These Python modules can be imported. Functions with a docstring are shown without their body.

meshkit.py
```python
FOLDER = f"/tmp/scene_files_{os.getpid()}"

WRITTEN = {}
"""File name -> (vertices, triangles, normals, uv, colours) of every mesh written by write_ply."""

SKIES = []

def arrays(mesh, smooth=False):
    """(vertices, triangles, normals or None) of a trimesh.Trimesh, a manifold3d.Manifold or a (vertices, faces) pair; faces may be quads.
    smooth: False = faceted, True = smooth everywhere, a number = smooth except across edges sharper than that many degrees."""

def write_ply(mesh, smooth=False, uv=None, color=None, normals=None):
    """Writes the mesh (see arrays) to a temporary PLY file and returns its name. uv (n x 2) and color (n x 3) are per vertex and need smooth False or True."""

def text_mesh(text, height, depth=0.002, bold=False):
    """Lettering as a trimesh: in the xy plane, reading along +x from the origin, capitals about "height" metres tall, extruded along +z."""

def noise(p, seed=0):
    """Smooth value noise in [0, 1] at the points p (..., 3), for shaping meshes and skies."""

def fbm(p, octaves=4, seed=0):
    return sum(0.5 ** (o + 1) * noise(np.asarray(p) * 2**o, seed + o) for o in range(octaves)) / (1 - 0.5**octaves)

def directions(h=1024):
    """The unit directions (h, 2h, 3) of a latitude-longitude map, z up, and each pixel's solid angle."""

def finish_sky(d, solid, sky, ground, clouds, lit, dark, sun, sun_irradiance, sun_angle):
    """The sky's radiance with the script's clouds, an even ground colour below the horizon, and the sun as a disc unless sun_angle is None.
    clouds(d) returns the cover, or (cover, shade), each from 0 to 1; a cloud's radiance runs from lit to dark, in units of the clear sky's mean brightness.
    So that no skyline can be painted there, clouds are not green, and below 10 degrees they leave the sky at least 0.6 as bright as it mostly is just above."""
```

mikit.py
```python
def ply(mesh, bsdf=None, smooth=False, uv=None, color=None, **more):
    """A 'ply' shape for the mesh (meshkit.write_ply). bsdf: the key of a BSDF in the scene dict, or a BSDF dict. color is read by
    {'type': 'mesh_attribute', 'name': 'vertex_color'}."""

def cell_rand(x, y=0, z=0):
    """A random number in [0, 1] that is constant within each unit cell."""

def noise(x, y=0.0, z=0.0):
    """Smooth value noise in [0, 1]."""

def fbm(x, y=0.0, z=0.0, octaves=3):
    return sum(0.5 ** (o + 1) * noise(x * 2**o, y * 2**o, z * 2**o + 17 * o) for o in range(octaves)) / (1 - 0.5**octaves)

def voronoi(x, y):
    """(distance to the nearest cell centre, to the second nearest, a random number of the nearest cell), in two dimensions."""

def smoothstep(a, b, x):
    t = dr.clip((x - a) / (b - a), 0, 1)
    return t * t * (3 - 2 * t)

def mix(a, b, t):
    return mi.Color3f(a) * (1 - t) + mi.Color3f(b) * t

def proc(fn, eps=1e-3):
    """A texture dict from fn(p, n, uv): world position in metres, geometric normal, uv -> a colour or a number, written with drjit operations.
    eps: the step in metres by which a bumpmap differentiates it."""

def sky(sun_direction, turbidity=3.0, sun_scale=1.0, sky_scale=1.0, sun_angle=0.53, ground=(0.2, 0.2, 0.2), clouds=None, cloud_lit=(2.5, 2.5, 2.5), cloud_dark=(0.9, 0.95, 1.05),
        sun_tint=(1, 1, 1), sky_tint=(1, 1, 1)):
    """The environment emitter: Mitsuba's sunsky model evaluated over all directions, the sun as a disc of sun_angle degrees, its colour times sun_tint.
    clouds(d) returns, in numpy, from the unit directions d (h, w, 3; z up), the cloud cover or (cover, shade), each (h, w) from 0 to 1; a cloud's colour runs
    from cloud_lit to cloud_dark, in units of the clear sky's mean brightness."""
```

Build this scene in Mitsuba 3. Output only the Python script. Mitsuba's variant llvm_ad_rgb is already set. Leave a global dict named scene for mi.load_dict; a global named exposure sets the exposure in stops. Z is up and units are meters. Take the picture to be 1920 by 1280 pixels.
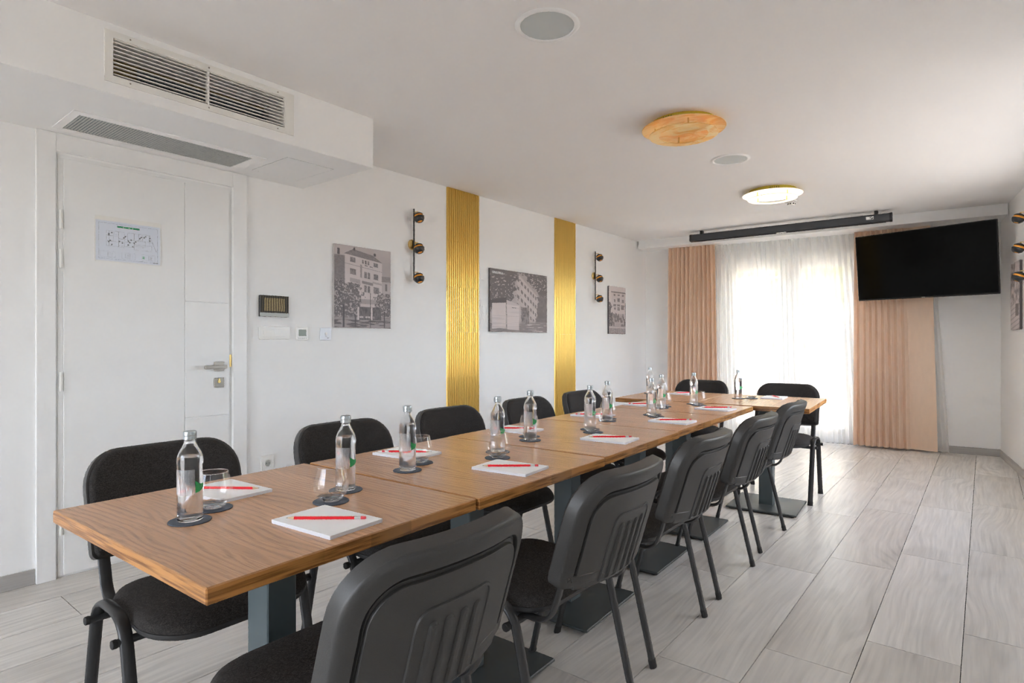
import math, random
import numpy as np
import trimesh
import shapely
from shapely.geometry import Polygon
import drjit as dr
import mitsuba as mi
import mikit, meshkit
from mikit import ply, proc, noise, fbm, voronoi, cell_rand, smoothstep, mix

scene, labels = {'type': 'scene'}, {}
ST = mi.ScalarTransform4f

# ------------------------------------------------------------------ camera, sky, exposure
HC, YAW, FPX = 1.165, 0.6753, 1105.85
_s, _c = math.sin(YAW), math.cos(YAW)
scene['camera'] = {'type': 'perspective', 'fov': math.degrees(2 * math.atan(960 / FPX)), 'fov_axis': 'x', 'near_clip': 0.02, 'far_clip': 500.0,
                   'to_world': ST().look_at(origin=[0, 0, HC], target=[-_s, _c, HC], up=[0, 0, 1])}
exposure = 5.62


def clouds(d):
    p = d / np.maximum(d[..., 2:3], 0.12)
    q = np.stack([p[..., 0] * 1.1, p[..., 1] * 1.1, 0 * p[..., 0]], -1)
    c = meshkit.fbm(q + 7.3, 5, seed=3)
    return np.clip((c - 0.38) / 0.25, 0, 1) * 0.75 + 0.2


scene['sky'] = mikit.sky([-0.55, -0.45, 0.75], turbidity=3.5, sun_scale=0.5, sky_scale=1.0, ground=(0.24, 0.24, 0.24), clouds=clouds, cloud_lit=(1.9, 1.85, 1.8), cloud_dark=(1.0, 1.0, 1.03), sky_tint=(1.01, 1.0, 0.99))
LAMP_LIT = 0.12

# ------------------------------------------------------------------ materials


def rgb(*c):
    return {'type': 'rgb', 'value': [float(x) for x in c]}


def srgb(r, g, b):
    return tuple((x / 255 / 12.92) if x / 255 <= 0.04045 else ((x / 255 + 0.055) / 1.055) ** 2.4 for x in (r, g, b))


def mat(name, d):
    scene[name] = d
    return name


def prin(name, col, rough=0.5, metal=0.0, spec=0.5, two=True, **k):
    col = col if isinstance(col, dict) else rgb(*col)
    d = {'type': 'principled', 'base_color': col, 'roughness': rough, 'metallic': metal, **k}
    if not metal:
        d['specular'] = spec
    return mat(name, {'type': 'twosided', 'bsdf': d} if two else d)


def diff(name, col):
    col = col if isinstance(col, dict) else rgb(*col)
    return mat(name, {'type': 'twosided', 'bsdf': {'type': 'diffuse', 'reflectance': col}})


diff('m_wall', (0.86, 0.86, 0.85))
diff('m_ceiling', (0.85, 0.84, 0.825))
prin('m_white_paint', (0.80, 0.80, 0.79), 0.4)
prin('m_white_plastic', (0.78, 0.77, 0.74), 0.35)
prin('m_cool_plastic', (0.72, 0.75, 0.80), 0.35)
prin('m_cream_metal', (0.76, 0.75, 0.71), 0.4)
prin('m_dark_void', (0.02, 0.02, 0.02), 0.8)
prin('m_coil', (0.16, 0.19, 0.21), 0.45, 0.6)
prin('m_insulation', (0.20, 0.14, 0.05), 0.9)
prin('m_grille_mesh', (0.42, 0.44, 0.42), 0.5)
prin('m_grout', (0.075, 0.07, 0.065), 0.9)
prin('m_steel', (0.27, 0.24, 0.205), 0.35, 1.0)
prin('m_brass', (0.72, 0.52, 0.20), 0.28, 1.0)
prin('m_column', (0.075, 0.098, 0.105), 0.36)
prin('m_base_plate', (0.055, 0.065, 0.065), 0.45)
prin('m_black_metal', (0.022, 0.022, 0.022), 0.3)
prin('m_frame', (0.028, 0.029, 0.03), 0.32)
prin('m_shell_under', (0.03, 0.03, 0.03), 0.5)
prin('m_rubber', (0.015, 0.015, 0.015), 0.7)
prin('m_black_gloss', (0.002, 0.002, 0.002), 0.10, spec=0.10)
prin('m_black_bezel', (0.012, 0.012, 0.012), 0.3)
prin('m_case', (0.045, 0.05, 0.056), 0.35)
prin('m_paper', (0.82, 0.82, 0.82), 0.7)
prin('m_paper_edge', (0.66, 0.68, 0.72), 0.8)
prin('m_pencil_red', (0.78, 0.018, 0.03), 0.3)
prin('m_pencil_wood', (0.66, 0.46, 0.28), 0.7)
prin('m_graphite', (0.06, 0.06, 0.06), 0.5)
prin('m_eraser', (0.72, 0.08, 0.10), 0.7)
prin('m_ferrule', (0.78, 0.77, 0.75), 0.3, 1.0)
prin('m_coaster', (0.065, 0.078, 0.10), 0.6)
prin('m_cap', (0.55, 0.62, 0.66), 0.25, 1.0)
prin('m_green', (0.02, 0.30, 0.09), 0.4)
prin('m_text_grey', (0.10, 0.10, 0.11), 0.6)
prin('m_print_grey', (0.30, 0.31, 0.32), 0.6)
prin('m_lcd', (0.10, 0.12, 0.07), 0.25)
prin('m_trunk', (0.10, 0.07, 0.05), 0.9)
prin('m_outdoor_white', (0.80, 0.79, 0.77), 0.7)
diff('m_outdoor_floor', (0.45, 0.44, 0.42))
mat('m_glass', {'type': 'dielectric', 'int_ior': 1.5, 'ext_ior': 1.0})
mat('m_water_wall', {'type': 'dielectric', 'int_ior': 1.33, 'ext_ior': 1.5})
mat('m_water_top', {'type': 'dielectric', 'int_ior': 1.33, 'ext_ior': 1.0})
mat('m_thin_glass', {'type': 'thindielectric', 'int_ior': 1.5})
mat('m_pane', {'type': 'thindielectric', 'int_ior': 1.5})
mat('m_label', {'type': 'blendbsdf', 'weight': 0.26, 'a': {'type': 'thindielectric', 'int_ior': 1.02}, 'b': {'type': 'twosided', 'bsdf': {'type': 'diffuse', 'reflectance': rgb(0.80, 0.84, 0.88)}}})
mat('m_acrylic', {'type': 'thindielectric', 'int_ior': 1.3})
mat('m_leaf', {'type': 'principledthin', 'base_color': rgb(0.50, 0.52, 0.27), 'roughness': 0.5, 'diff_trans': 0.9, 'spec_trans': 0.0})
mat('m_sheer', {'type': 'blendbsdf', 'weight': 0.62, 'a': {'type': 'thindielectric', 'int_ior': 1.01},
                'b': {'type': 'principledthin', 'base_color': rgb(0.90, 0.90, 0.89), 'roughness': 0.8, 'diff_trans': 1.1, 'spec_trans': 0.0}})


def f_curtain(p, n, uv):
    w = 0.93 + 0.07 * noise(p.x * 900, p.y * 900, p.z * 700) + 0.05 * (noise(p.x * 60, p.y * 60, p.z * 9) - 0.5)
    return mi.Color3f(0.84, 0.635, 0.49) * w


mat('m_curtain', {'type': 'principledthin', 'base_color': proc(f_curtain), 'roughness': 0.8, 'diff_trans': 0.35, 'spec_trans': 0.0})

TX, TY = 0.294, 1.213


def f_floor(p, n, uv):
    ci = dr.floor((p.x + 0.947) / TX)
    ry = (p.y - 2.047 - 0.3055 * ci) / TY
    ri = dr.floor(ry)
    r1, r2 = cell_rand(ci, ri, 1), cell_rand(ci, ri, 2)
    gx, gy = p.x + r1 * 37, p.y + r2 * 53
    wob = fbm(gx * 4, gy * 1.2, 0, 2)
    fine = fbm(gx * 85 + wob * 9, gy * 4, 3, 3)
    rings = 0.5 + 0.5 * dr.sin(gx * 130 + wob * 42)
    band = smoothstep(0.5, 1.0, rings) * smoothstep(0.45, 0.75, noise(gx * 5 + 9, gy * 1.8))
    blot = smoothstep(0.55, 0.85, fbm(gx * 9, gy * 3.5, 5, 2))
    base = mix((0.56, 0.535, 0.50), (0.64, 0.62, 0.59), r1)
    return base * (0.86 + 0.26 * fine - 0.09 * band - 0.10 * blot)


def f_floor_h(p, n, uv):
    ci = dr.floor((p.x + 0.947) / TX)
    ri = dr.floor((p.y - 2.047 - 0.3055 * ci) / TY)
    r1, r2 = cell_rand(ci, ri, 1), cell_rand(ci, ri, 2)
    gx, gy = p.x + r1 * 37, p.y + r2 * 53
    wob = fbm(gx * 4, gy * 1.2, 0, 2)
    rings = dr.sin(gx * 130 + wob * 42)
    m = smoothstep(0.42, 0.8, noise(gx * 3 + 3, gy * 1.1, 8))
    return 0.5 + 0.30 * rings * m + 0.14 * noise(gx * 60 + wob * 9, gy * 4, 3)


mat('m_floor', {'type': 'bumpmap', 'arbitrary': proc(f_floor_h, 2e-3), 'scale': 0.0008,
                'bsdf': {'type': 'principled', 'base_color': proc(f_floor), 'roughness': 0.30, 'specular': 0.45}})


def f_tile(p, n, uv):
    g = fbm(p.x * 3 + p.y * 3, p.x * 1.0 - p.y * 1.0, p.z * 90, 3)
    return mi.Color3f(0.38, 0.365, 0.345) * (0.8 + 0.4 * g)


prin('m_skirting', proc(f_tile), 0.4)


def wood(gx, gy, seed):
    """oak: grain along gx, boards stacked in gy"""
    b = dr.floor(gy / 0.118 + 40)
    r = cell_rand(b, seed, 3)
    bx, by = gx + r * 21.0, gy + r * 7.0
    warp = fbm(bx * 1.7, by * 6.5, r * 9, 3)
    rings = 0.5 + 0.5 * dr.sin(by * 330 + warp * 62)
    lines = smoothstep(0.35, 1.0, rings) * (0.35 + 0.65 * noise(bx * 6, by * 22, 3))
    pores = smoothstep(0.50, 0.85, noise(bx * 30, by * 560, 1.0)) * (0.3 + 0.7 * noise(bx * 7, by * 40))
    tone = 0.90 + 0.20 * r + 0.20 * (fbm(bx * 3, by * 30, 4, 3) - 0.5)
    return lines, pores, tone


def f_table(ang, ox, oy, along_x):
    ca, sa = math.cos(ang), math.sin(ang)

    def fn(p, n, uv):
        lx = (p.x - ox) * ca + (p.y - oy) * sa
        ly = -(p.x - ox) * sa + (p.y - oy) * ca
        lines, pores, tone = wood(lx, ly, ox * 13.7 + oy * 5.1) if along_x else wood(ly, lx, ox * 13.7 + oy * 5.1)
        top = mix((0.52, 0.285, 0.150), (0.275, 0.135, 0.064), 0.42 * lines + 0.36 * pores) * tone
        eg = fbm(lx * 9 + ly * 9, p.z * 210, 2.0, 3)
        side = mix((0.46, 0.215, 0.066), (0.20, 0.078, 0.022), smoothstep(0.38, 0.80, eg)) * (0.80 + 0.4 * cell_rand(dr.floor((ly if along_x else lx) / 0.118 + 40), 3, 1))
        t = smoothstep(0.6, 0.9, dr.abs(n.z))
        return side * (1 - t) + top * t
    return fn


def f_fabric(p, n, uv):
    s = noise(p.x * 520, p.y * 520, p.z * 520)
    s2 = noise(p.x * 260 + 7, p.y * 260, p.z * 260)
    return mi.Color3f(0.034, 0.031, 0.029) * (0.35 + 1.3 * s * s + 0.5 * s2)


mat('m_fabric', {'type': 'twosided', 'bsdf': {'type': 'principled', 'base_color': proc(f_fabric), 'roughness': 0.9, 'specular': 0.2, 'sheen': 0.5}})


def f_shell(p, n, uv):
    return mi.Color3f(0.040, 0.040, 0.039) * (0.9 + 0.2 * noise(p.x * 900, p.y * 900, p.z * 900))


mat('m_shell', {'type': 'twosided', 'bsdf': {'type': 'principled', 'base_color': proc(f_shell), 'roughness': 0.42, 'specular': 0.55}})


def f_gold(p, n, uv):
    return mi.Color3f(0.80, 0.545, 0.155) * (0.90 + 0.16 * noise(p.x * 30, p.y * 160, p.z * 4))


mat('m_gold', {'type': 'twosided', 'bsdf': {'type': 'principled', 'base_color': proc(f_gold), 'roughness': 0.24, 'metallic': 1.0}})


def f_amber(p, n, uv):
    v = fbm(p.x * 14 + 3 * noise(p.x * 9, p.y * 9), p.y * 22, 0, 3)
    return mix((0.90, 0.50, 0.12), (0.97, 0.70, 0.32), smoothstep(0.3, 0.7, v))


prin('m_amber', proc(f_amber), 0.4)
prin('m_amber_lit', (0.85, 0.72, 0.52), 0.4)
prin('m_amber_globe', (0.95, 0.42, 0.07), 0.3, 0.5)
prin('m_drum_gold', (0.62, 0.50, 0.08), 0.35, 0.8)

# ------------------------------------------------------------------ geometry helpers


def cbox(x0, x1, y0, y1, z0, z1, b=0.0):
    """box with chamfered edges"""
    if b <= 0:
        m = trimesh.creation.box(extents=[x1 - x0, y1 - y0, z1 - z0])
        m.apply_translation([(x0 + x1) / 2, (y0 + y1) / 2, (z0 + z1) / 2])
        return m
    pts = []
    for sx in (0, 1):
        for sy in (0, 1):
            for sz in (0, 1):
                X, Y, Z = (x0, x1)[sx], (y0, y1)[sy], (z0, z1)[sz]
                dx, dy, dz = (b, -b)[sx], (b, -b)[sy], (b, -b)[sz]
                pts += [(X, Y + dy, Z + dz), (X + dx, Y, Z + dz), (X + dx, Y + dy, Z)]
    return trimesh.convex.convex_hull(np.array(pts))


def cat(*ms):
    return trimesh.util.concatenate([m for m in ms])


def moved(m, M):
    m = m.copy()
    m.apply_transform(M)
    return m


def lathe(profile, n=40, closed_axis=True):
    """surface of revolution about z from (r, z) points, outward normals for an upward outer profile"""
    pr = np.array(profile, float)
    a = np.arange(n) * 2 * np.pi / n
    V, rows = [], []
    for r, z in pr:
        if r < 1e-7:
            rows.append([len(V)])
            V.append((0, 0, z))
        else:
            rows.append(list(range(len(V), len(V) + n)))
            V += [(r * math.cos(t), r * math.sin(t), z) for t in a]
    F = []
    for A, B in zip(rows[:-1], rows[1:]):
        for i in range(n):
            j = (i + 1) % n
            if len(A) == 1 and len(B) == 1:
                continue
            if len(A) == 1:
                F.append((A[0], B[j], B[i]))
            elif len(B) == 1:
                F.append((A[i], A[j], B[0]))
            else:
                F += [(A[i], A[j], B[j]), (A[i], B[j], B[i])]
    return trimesh.Trimesh(np.array(V), np.array(F), process=False)


def sweep(path, ra, rb, side, n=14, caps=True):
    """elliptic tube: ra along 'side' (a constant vector across the path's plane), rb in the plane"""
    P = np.array(path, float)
    T = np.gradient(P, axis=0)
    T /= np.linalg.norm(T, axis=1, keepdims=True)
    S = np.broadcast_to(np.array(side, float), P.shape)
    S = S - (S * T).sum(1, keepdims=True) * T
    S /= np.linalg.norm(S, axis=1, keepdims=True)
    N = np.cross(T, S)
    a = np.arange(n) * 2 * np.pi / n
    V = P[:, None] + ra * np.cos(a)[None, :, None] * S[:, None] + rb * np.sin(a)[None, :, None] * N[:, None]
    V = V.reshape(-1, 3)
    F = []
    for i in range(len(P) - 1):
        for j in range(n):
            k = (j + 1) % n
            F += [(i * n + j, i * n + k, (i + 1) * n + k), (i * n + j, (i + 1) * n + k, (i + 1) * n + j)]
    if caps:
        V = np.vstack([V, P[0], P[-1]])
        c0, c1, o = len(V) - 2, len(V) - 1, (len(P) - 1) * n
        for j in range(n):
            k = (j + 1) % n
            F += [(c0, k, j), (c1, o + j, o + k)]
    m = trimesh.Trimesh(V, np.array(F), process=False)
    if m.volume < 0:
        m.invert()
    return m


def bez(pts, n=12, r=0.03):
    """polyline with rounded corners"""
    P = [np.array(p, float) for p in pts]
    out = [P[0]]
    for i in range(1, len(P) - 1):
        a, b, c = P[i - 1], P[i], P[i + 1]
        rr = r if not isinstance(r, (list, tuple)) else r[i - 1]
        d1, d2 = np.linalg.norm(a - b), np.linalg.norm(c - b)
        k = min(rr, d1 * 0.49, d2 * 0.49)
        s, e = b + (a - b) / d1 * k, b + (c - b) / d2 * k
        for t in np.linspace(0, 1, n):
            out.append((1 - t) ** 2 * s + 2 * t * (1 - t) * b + t * t * e)
    out.append(P[-1])
    return np.array(out)


def round_rect(w, h, r, n=8):
    """outline of a w x h rectangle, corner radii r = (bl, br, tr, tl), counter-clockwise"""
    out = []
    for (cx, cy, a0), rr in zip(((-1, -1, 180), (1, -1, 270), (1, 1, 0), (-1, 1, 90)), r):
        for t in np.linspace(0, 90, n):
            a = math.radians(a0 + t)
            out.append((cx * (w / 2 - rr) + rr * math.cos(a), cy * (h / 2 - rr) + rr * math.sin(a)))
    return np.array(out)


def densify(o, step):
    out = []
    for a, b in zip(o, np.roll(o, -1, 0)):
        k = max(1, int(np.linalg.norm(b - a) / step))
        out += [a + (b - a) * t / k for t in range(k)]
    return np.array(out)


def cushion(outline, front, back):
    """closed pad over an outline in xy. front/back: lists of (inset in metres, z) from rim to centre; the last is the middle"""
    o = np.asarray(outline, float)
    c = o.mean(0)
    half = np.linalg.norm(o - c, axis=1).min()
    n = len(o)

    def ring(ins, z):
        dd = np.linalg.norm(o - c, axis=1, keepdims=True)
        if ins < half * 0.45:
            t = np.roll(o, -1, 0) - np.roll(o, 1, 0)
            nn = np.stack([-t[:, 1], t[:, 0]], 1)
            nn /= np.linalg.norm(nn, axis=1, keepdims=True)
            q = o + nn * ins
        else:
            q = c + (o - c) * max(0.0, 1 - ins / half)
        return np.column_stack([q, np.full(n, z)])
    V, F = [], []

    def build(layers, flip):
        start = sum(len(v) for v in V)
        for ins, z in layers[:-1]:
            V.append(ring(ins, z))
        V.append(np.array([[c[0], c[1], layers[-1][1]]]))
        for k in range(len(layers) - 2):
            for i in range(n):
                j = (i + 1) % n
                a, b, e, d = start + k * n + i, start + k * n + j, start + (k + 1) * n + j, start + (k + 1) * n + i
                F.extend([(a, b, e), (a, e, d)] if not flip else [(a, e, b), (a, d, e)])
        k = len(layers) - 2
        for i in range(n):
            j = (i + 1) % n
            a, b = start + k * n + i, start + k * n + j
            F.append((a, b, start + (k + 1) * n) if not flip else (b, a, start + (k + 1) * n))
        return start
    s1 = build(front, False)
    s2 = build(back, True)
    for i in range(n):
        j = (i + 1) % n
        F.extend([(s1 + i, s2 + i, s2 + j), (s1 + i, s2 + j, s1 + j)])
    return trimesh.Trimesh(np.vstack(V), np.array(F), process=False)


# ------------------------------------------------------------------ naming helpers


def numbered(key):
    if key not in USED:
        USED.add(key)
        return key
    i = 1
    while f'{key}_{i:03d}' in USED:
        i += 1
    USED.add(f'{key}_{i:03d}')
    return f'{key}_{i:03d}'


USED = set(scene)


def thing(name, label, category, group=None):
    key = numbered(name)
    labels[key] = {'label': label, 'category': category}
    if group:
        labels[key]['group'] = group
    return key


def put(parent, name, shape, M=None, label=None, kind=None):
    key = numbered(f'{parent}__{name}') if parent else numbered(name)
    d = dict(shape)
    if M is not None:
        d['to_world'] = ST(np.asarray(M, float))
    scene[key] = d
    if label or kind:
        labels[key] = {}
        if label:
            labels[key]['label'] = label
        if kind:
            labels[key]['kind'] = kind
    return key


def solo(name, shape, label, category, group=None, M=None):
    key = thing(name, label, category, group)
    d = dict(shape)
    if M is not None:
        d['to_world'] = ST(np.asarray(M, float))
    scene[key] = d
    return key


def struct(name, shape=None, label=None):
    key = numbered(name)
    if shape is not None:
        scene[key] = dict(shape)
    labels[key] = {'kind': 'structure'}
    if label:
        labels[key]['label'] = label
    return key


def TR(x=0, y=0, z=0, rz=0):
    c, s = math.cos(math.radians(rz)), math.sin(math.radians(rz))
    return np.array([[c, -s, 0, x], [s, c, 0, y], [0, 0, 1, z], [0, 0, 0, 1.0]])


def RX(deg):
    c, s = math.cos(math.radians(deg)), math.sin(math.radians(deg))
    return np.array([[1, 0, 0, 0], [0, c, -s, 0], [0, s, c, 0], [0, 0, 0, 1.0]])


def RY(deg):
    c, s = math.cos(math.radians(deg)), math.sin(math.radians(deg))
    return np.array([[c, 0, s, 0], [0, 1, 0, 0], [-s, 0, c, 0], [0, 0, 0, 1.0]])


# ------------------------------------------------------------------ the room
XL, H, YB = -3.563, 2.478, -2.3
L0 = np.array([XL, 7.336])
R0 = np.array([0.13, 7.737])
DF = (R0 - L0) / np.linalg.norm(R0 - L0)
LF = float(np.linalg.norm(R0 - L0))
MF = np.array([[-DF[0], DF[1], 0, R0[0]], [-DF[1], -DF[0], 0, R0[1]], [0, 0, 1, 0], [0, 0, 0, 1.0]])
# far-wall frame: u runs from the right corner to the left, v points into the room; s (from the left) = LF - u


def farbox(s0, s1, v0, v1, z0, z1, b=0.0):
    return moved(cbox(LF - s1, LF - s0, v0, v1, z0, z1, b), MF)


KR = 0.1228


def xr(y):
    return R0[0] + (R0[1] - y) * KR


AR = math.degrees(math.atan(KR))
room = Polygon([(XL, YB), (xr(YB), YB), tuple(R0), tuple(L0)])
room_out = room.buffer(0.25, join_style=2)

slab = trimesh.creation.extrude_polygon(room_out, 0.1, engine='earcut')
slab.apply_translation([0, 0, -0.1035])
FLOOR = struct('floor', ply(slab, 'm_grout'), 'pale grey wood-look plank tiles laid lengthwise')
for ci in range(-10, 9):
    x0 = -0.947 + ci * TX
    for ri in range(-5, 7):
        y0 = 2.047 + 0.3055 * ci + ri * TY
        q = shapely.box(x0 + 0.0015, y0 + 0.0015, x0 + TX - 0.0015, y0 + TY - 0.0015).intersection(room)
        if q.is_empty or q.area < 0.002:
            continue
        m = trimesh.creation.extrude_polygon(q, 0.004, engine='earcut')
        m.apply_translation([0, 0, -0.004])
        put(FLOOR, 'plank', ply(m, 'm_floor'))

cm = trimesh.creation.extrude_polygon(room_out, 0.15, engine='earcut')
cm.apply_translation([0, 0, H])
struct('ceiling', ply(cm, 'm_ceiling'), 'smooth white ceiling')
struct('wall_left', ply(cbox(XL - 0.2, XL, YB - 0.2, 7.9, -0.1, H + 0.05), 'm_wall'), 'white left wall with the door and gold panels')
MR = np.eye(4)     # right-wall frame: +x along the wall towards the camera from the far corner, +y out of the room, z up
MR[:2, 0] = [KR / math.hypot(1, KR), -1 / math.hypot(1, KR)]
MR[:2, 1] = [1 / math.hypot(1, KR), KR / math.hypot(1, KR)]
MR[:2, 3] = R0
RA, RB_, RW0, RW1 = 1.62, 4.25, 0.90, 2.20     # opening added out of view in the right wall to light the far end
struct('wall_right', ply(moved(cat(cbox(-0.3, RA, 0, 0.2, -0.1, H + 0.05), cbox(RB_, 10.3, 0, 0.2, -0.1, H + 0.05), cbox(RA, RB_, 0, 0.2, -0.1, RW0), cbox(RA, RB_, 0, 0.2, RW1, H + 0.05)), MR), 'm_wall'), 'white right wall')
WS0, WS1, WZ = 0.97, 2.425, 2.19
struct('wall_far', ply(cat(farbox(-0.2, WS0, -0.25, 0, -0.1, H + 0.05), farbox(WS1, LF + 0.2, -0.25, 0, -0.1, H + 0.05), farbox(WS0, WS1, -0.25, 0, WZ, H + 0.05)), 'm_wall'), 'white far wall around the balcony door')
# rear wall, behind the camera: a wide glazed front
RX0, RX1, RZ0, RZ1 = -2.8, -0.4, 0.05, 2.2
struct('wall_back', ply(cat(cbox(XL - 0.2, RX0, YB - 0.2, YB, -0.1, H + 0.05), cbox(RX1, xr(YB) + 0.3, YB - 0.2, YB, -0.1, H + 0.05), cbox(RX0, RX1, YB - 0.2, YB, RZ1, H + 0.05), cbox(RX0, RX1, YB - 0.2, YB, -0.1, RZ0)), 'm_wall'))
W2 = struct('window_2')
for a, b in ((RX0, RX0 + 0.06), (RX1 - 0.06, RX1), (-1.63, -1.57)):
    put(W2, 'frame', ply(cbox(a, b, YB - 0.12, YB - 0.06, RZ0, RZ1, 0.004), 'm_white_paint'))
for a, b in ((RZ0, RZ0 + 0.06), (RZ1 - 0.06, RZ1)):
    put(W2, 'frame', ply(cbox(RX0, RX1, YB - 0.118, YB - 0.062, a, b, 0.004), 'm_white_paint'))


def sheet(p0, du, dv):
    p0, du, dv = (np.array(v, float) for v in (p0, du, dv))
    return trimesh.Trimesh(np.array([p0, p0 + du, p0 + du + dv, p0 + dv]), np.array([[0, 1, 2], [0, 2, 3]]), process=False)


put(W2, 'pane', ply(sheet([RX0 + 0.06, YB - 0.09, RZ0 + 0.06], [1.11, 0, 0], [0, 0, RZ1 - RZ0 - 0.12]), 'm_pane'))
put(W2, 'pane', ply(sheet([-1.57, YB - 0.09, RZ0 + 0.06], [1.11, 0, 0], [0, 0, RZ1 - RZ0 - 0.12]), 'm_pane'))

solo('rear_sun_blocker', ply(cbox(-5.5, 3.5, YB - 2.3, YB - 0.2, 2.75, 2.9, 0.01), 'm_outdoor_white'), 'unseen white slab added outside to keep direct sun off the rear windows', 'canopy')  # added slab out of view, only there to stop sun entering the rear glazing

W3 = struct('added_window_3')  # made-up window, unseen, lets in extra daylight for the far half
RM = (RA + RB_) / 2
for a, b, z0, z1 in ((RA, RA + 0.06, RW0, RW1), (RB_ - 0.06, RB_, RW0, RW1), (RM - 0.04, RM + 0.04, RW0, RW1), (RA + 0.06, RM - 0.04, RW0, RW0 + 0.06), (RM + 0.04, RB_ - 0.06, RW0, RW0 + 0.06), (RA + 0.06, RM - 0.04, RW1 - 0.06, RW1), (RM + 0.04, RB_ - 0.06, RW1 - 0.06, RW1)):
    put(W3, 'frame', ply(moved(cbox(a, b, 0.08, 0.14, z0, z1, 0.004), MR), 'm_white_paint'))
for a, b in ((RA + 0.06, RM - 0.04), (RM + 0.04, RB_ - 0.06)):
    put(W3, 'pane', ply(moved(sheet([a, 0.11, RW0 + 0.06], [b - a, 0, 0], [0, 0, RW1 - RW0 - 0.12]), MR), 'm_pane'))

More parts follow.
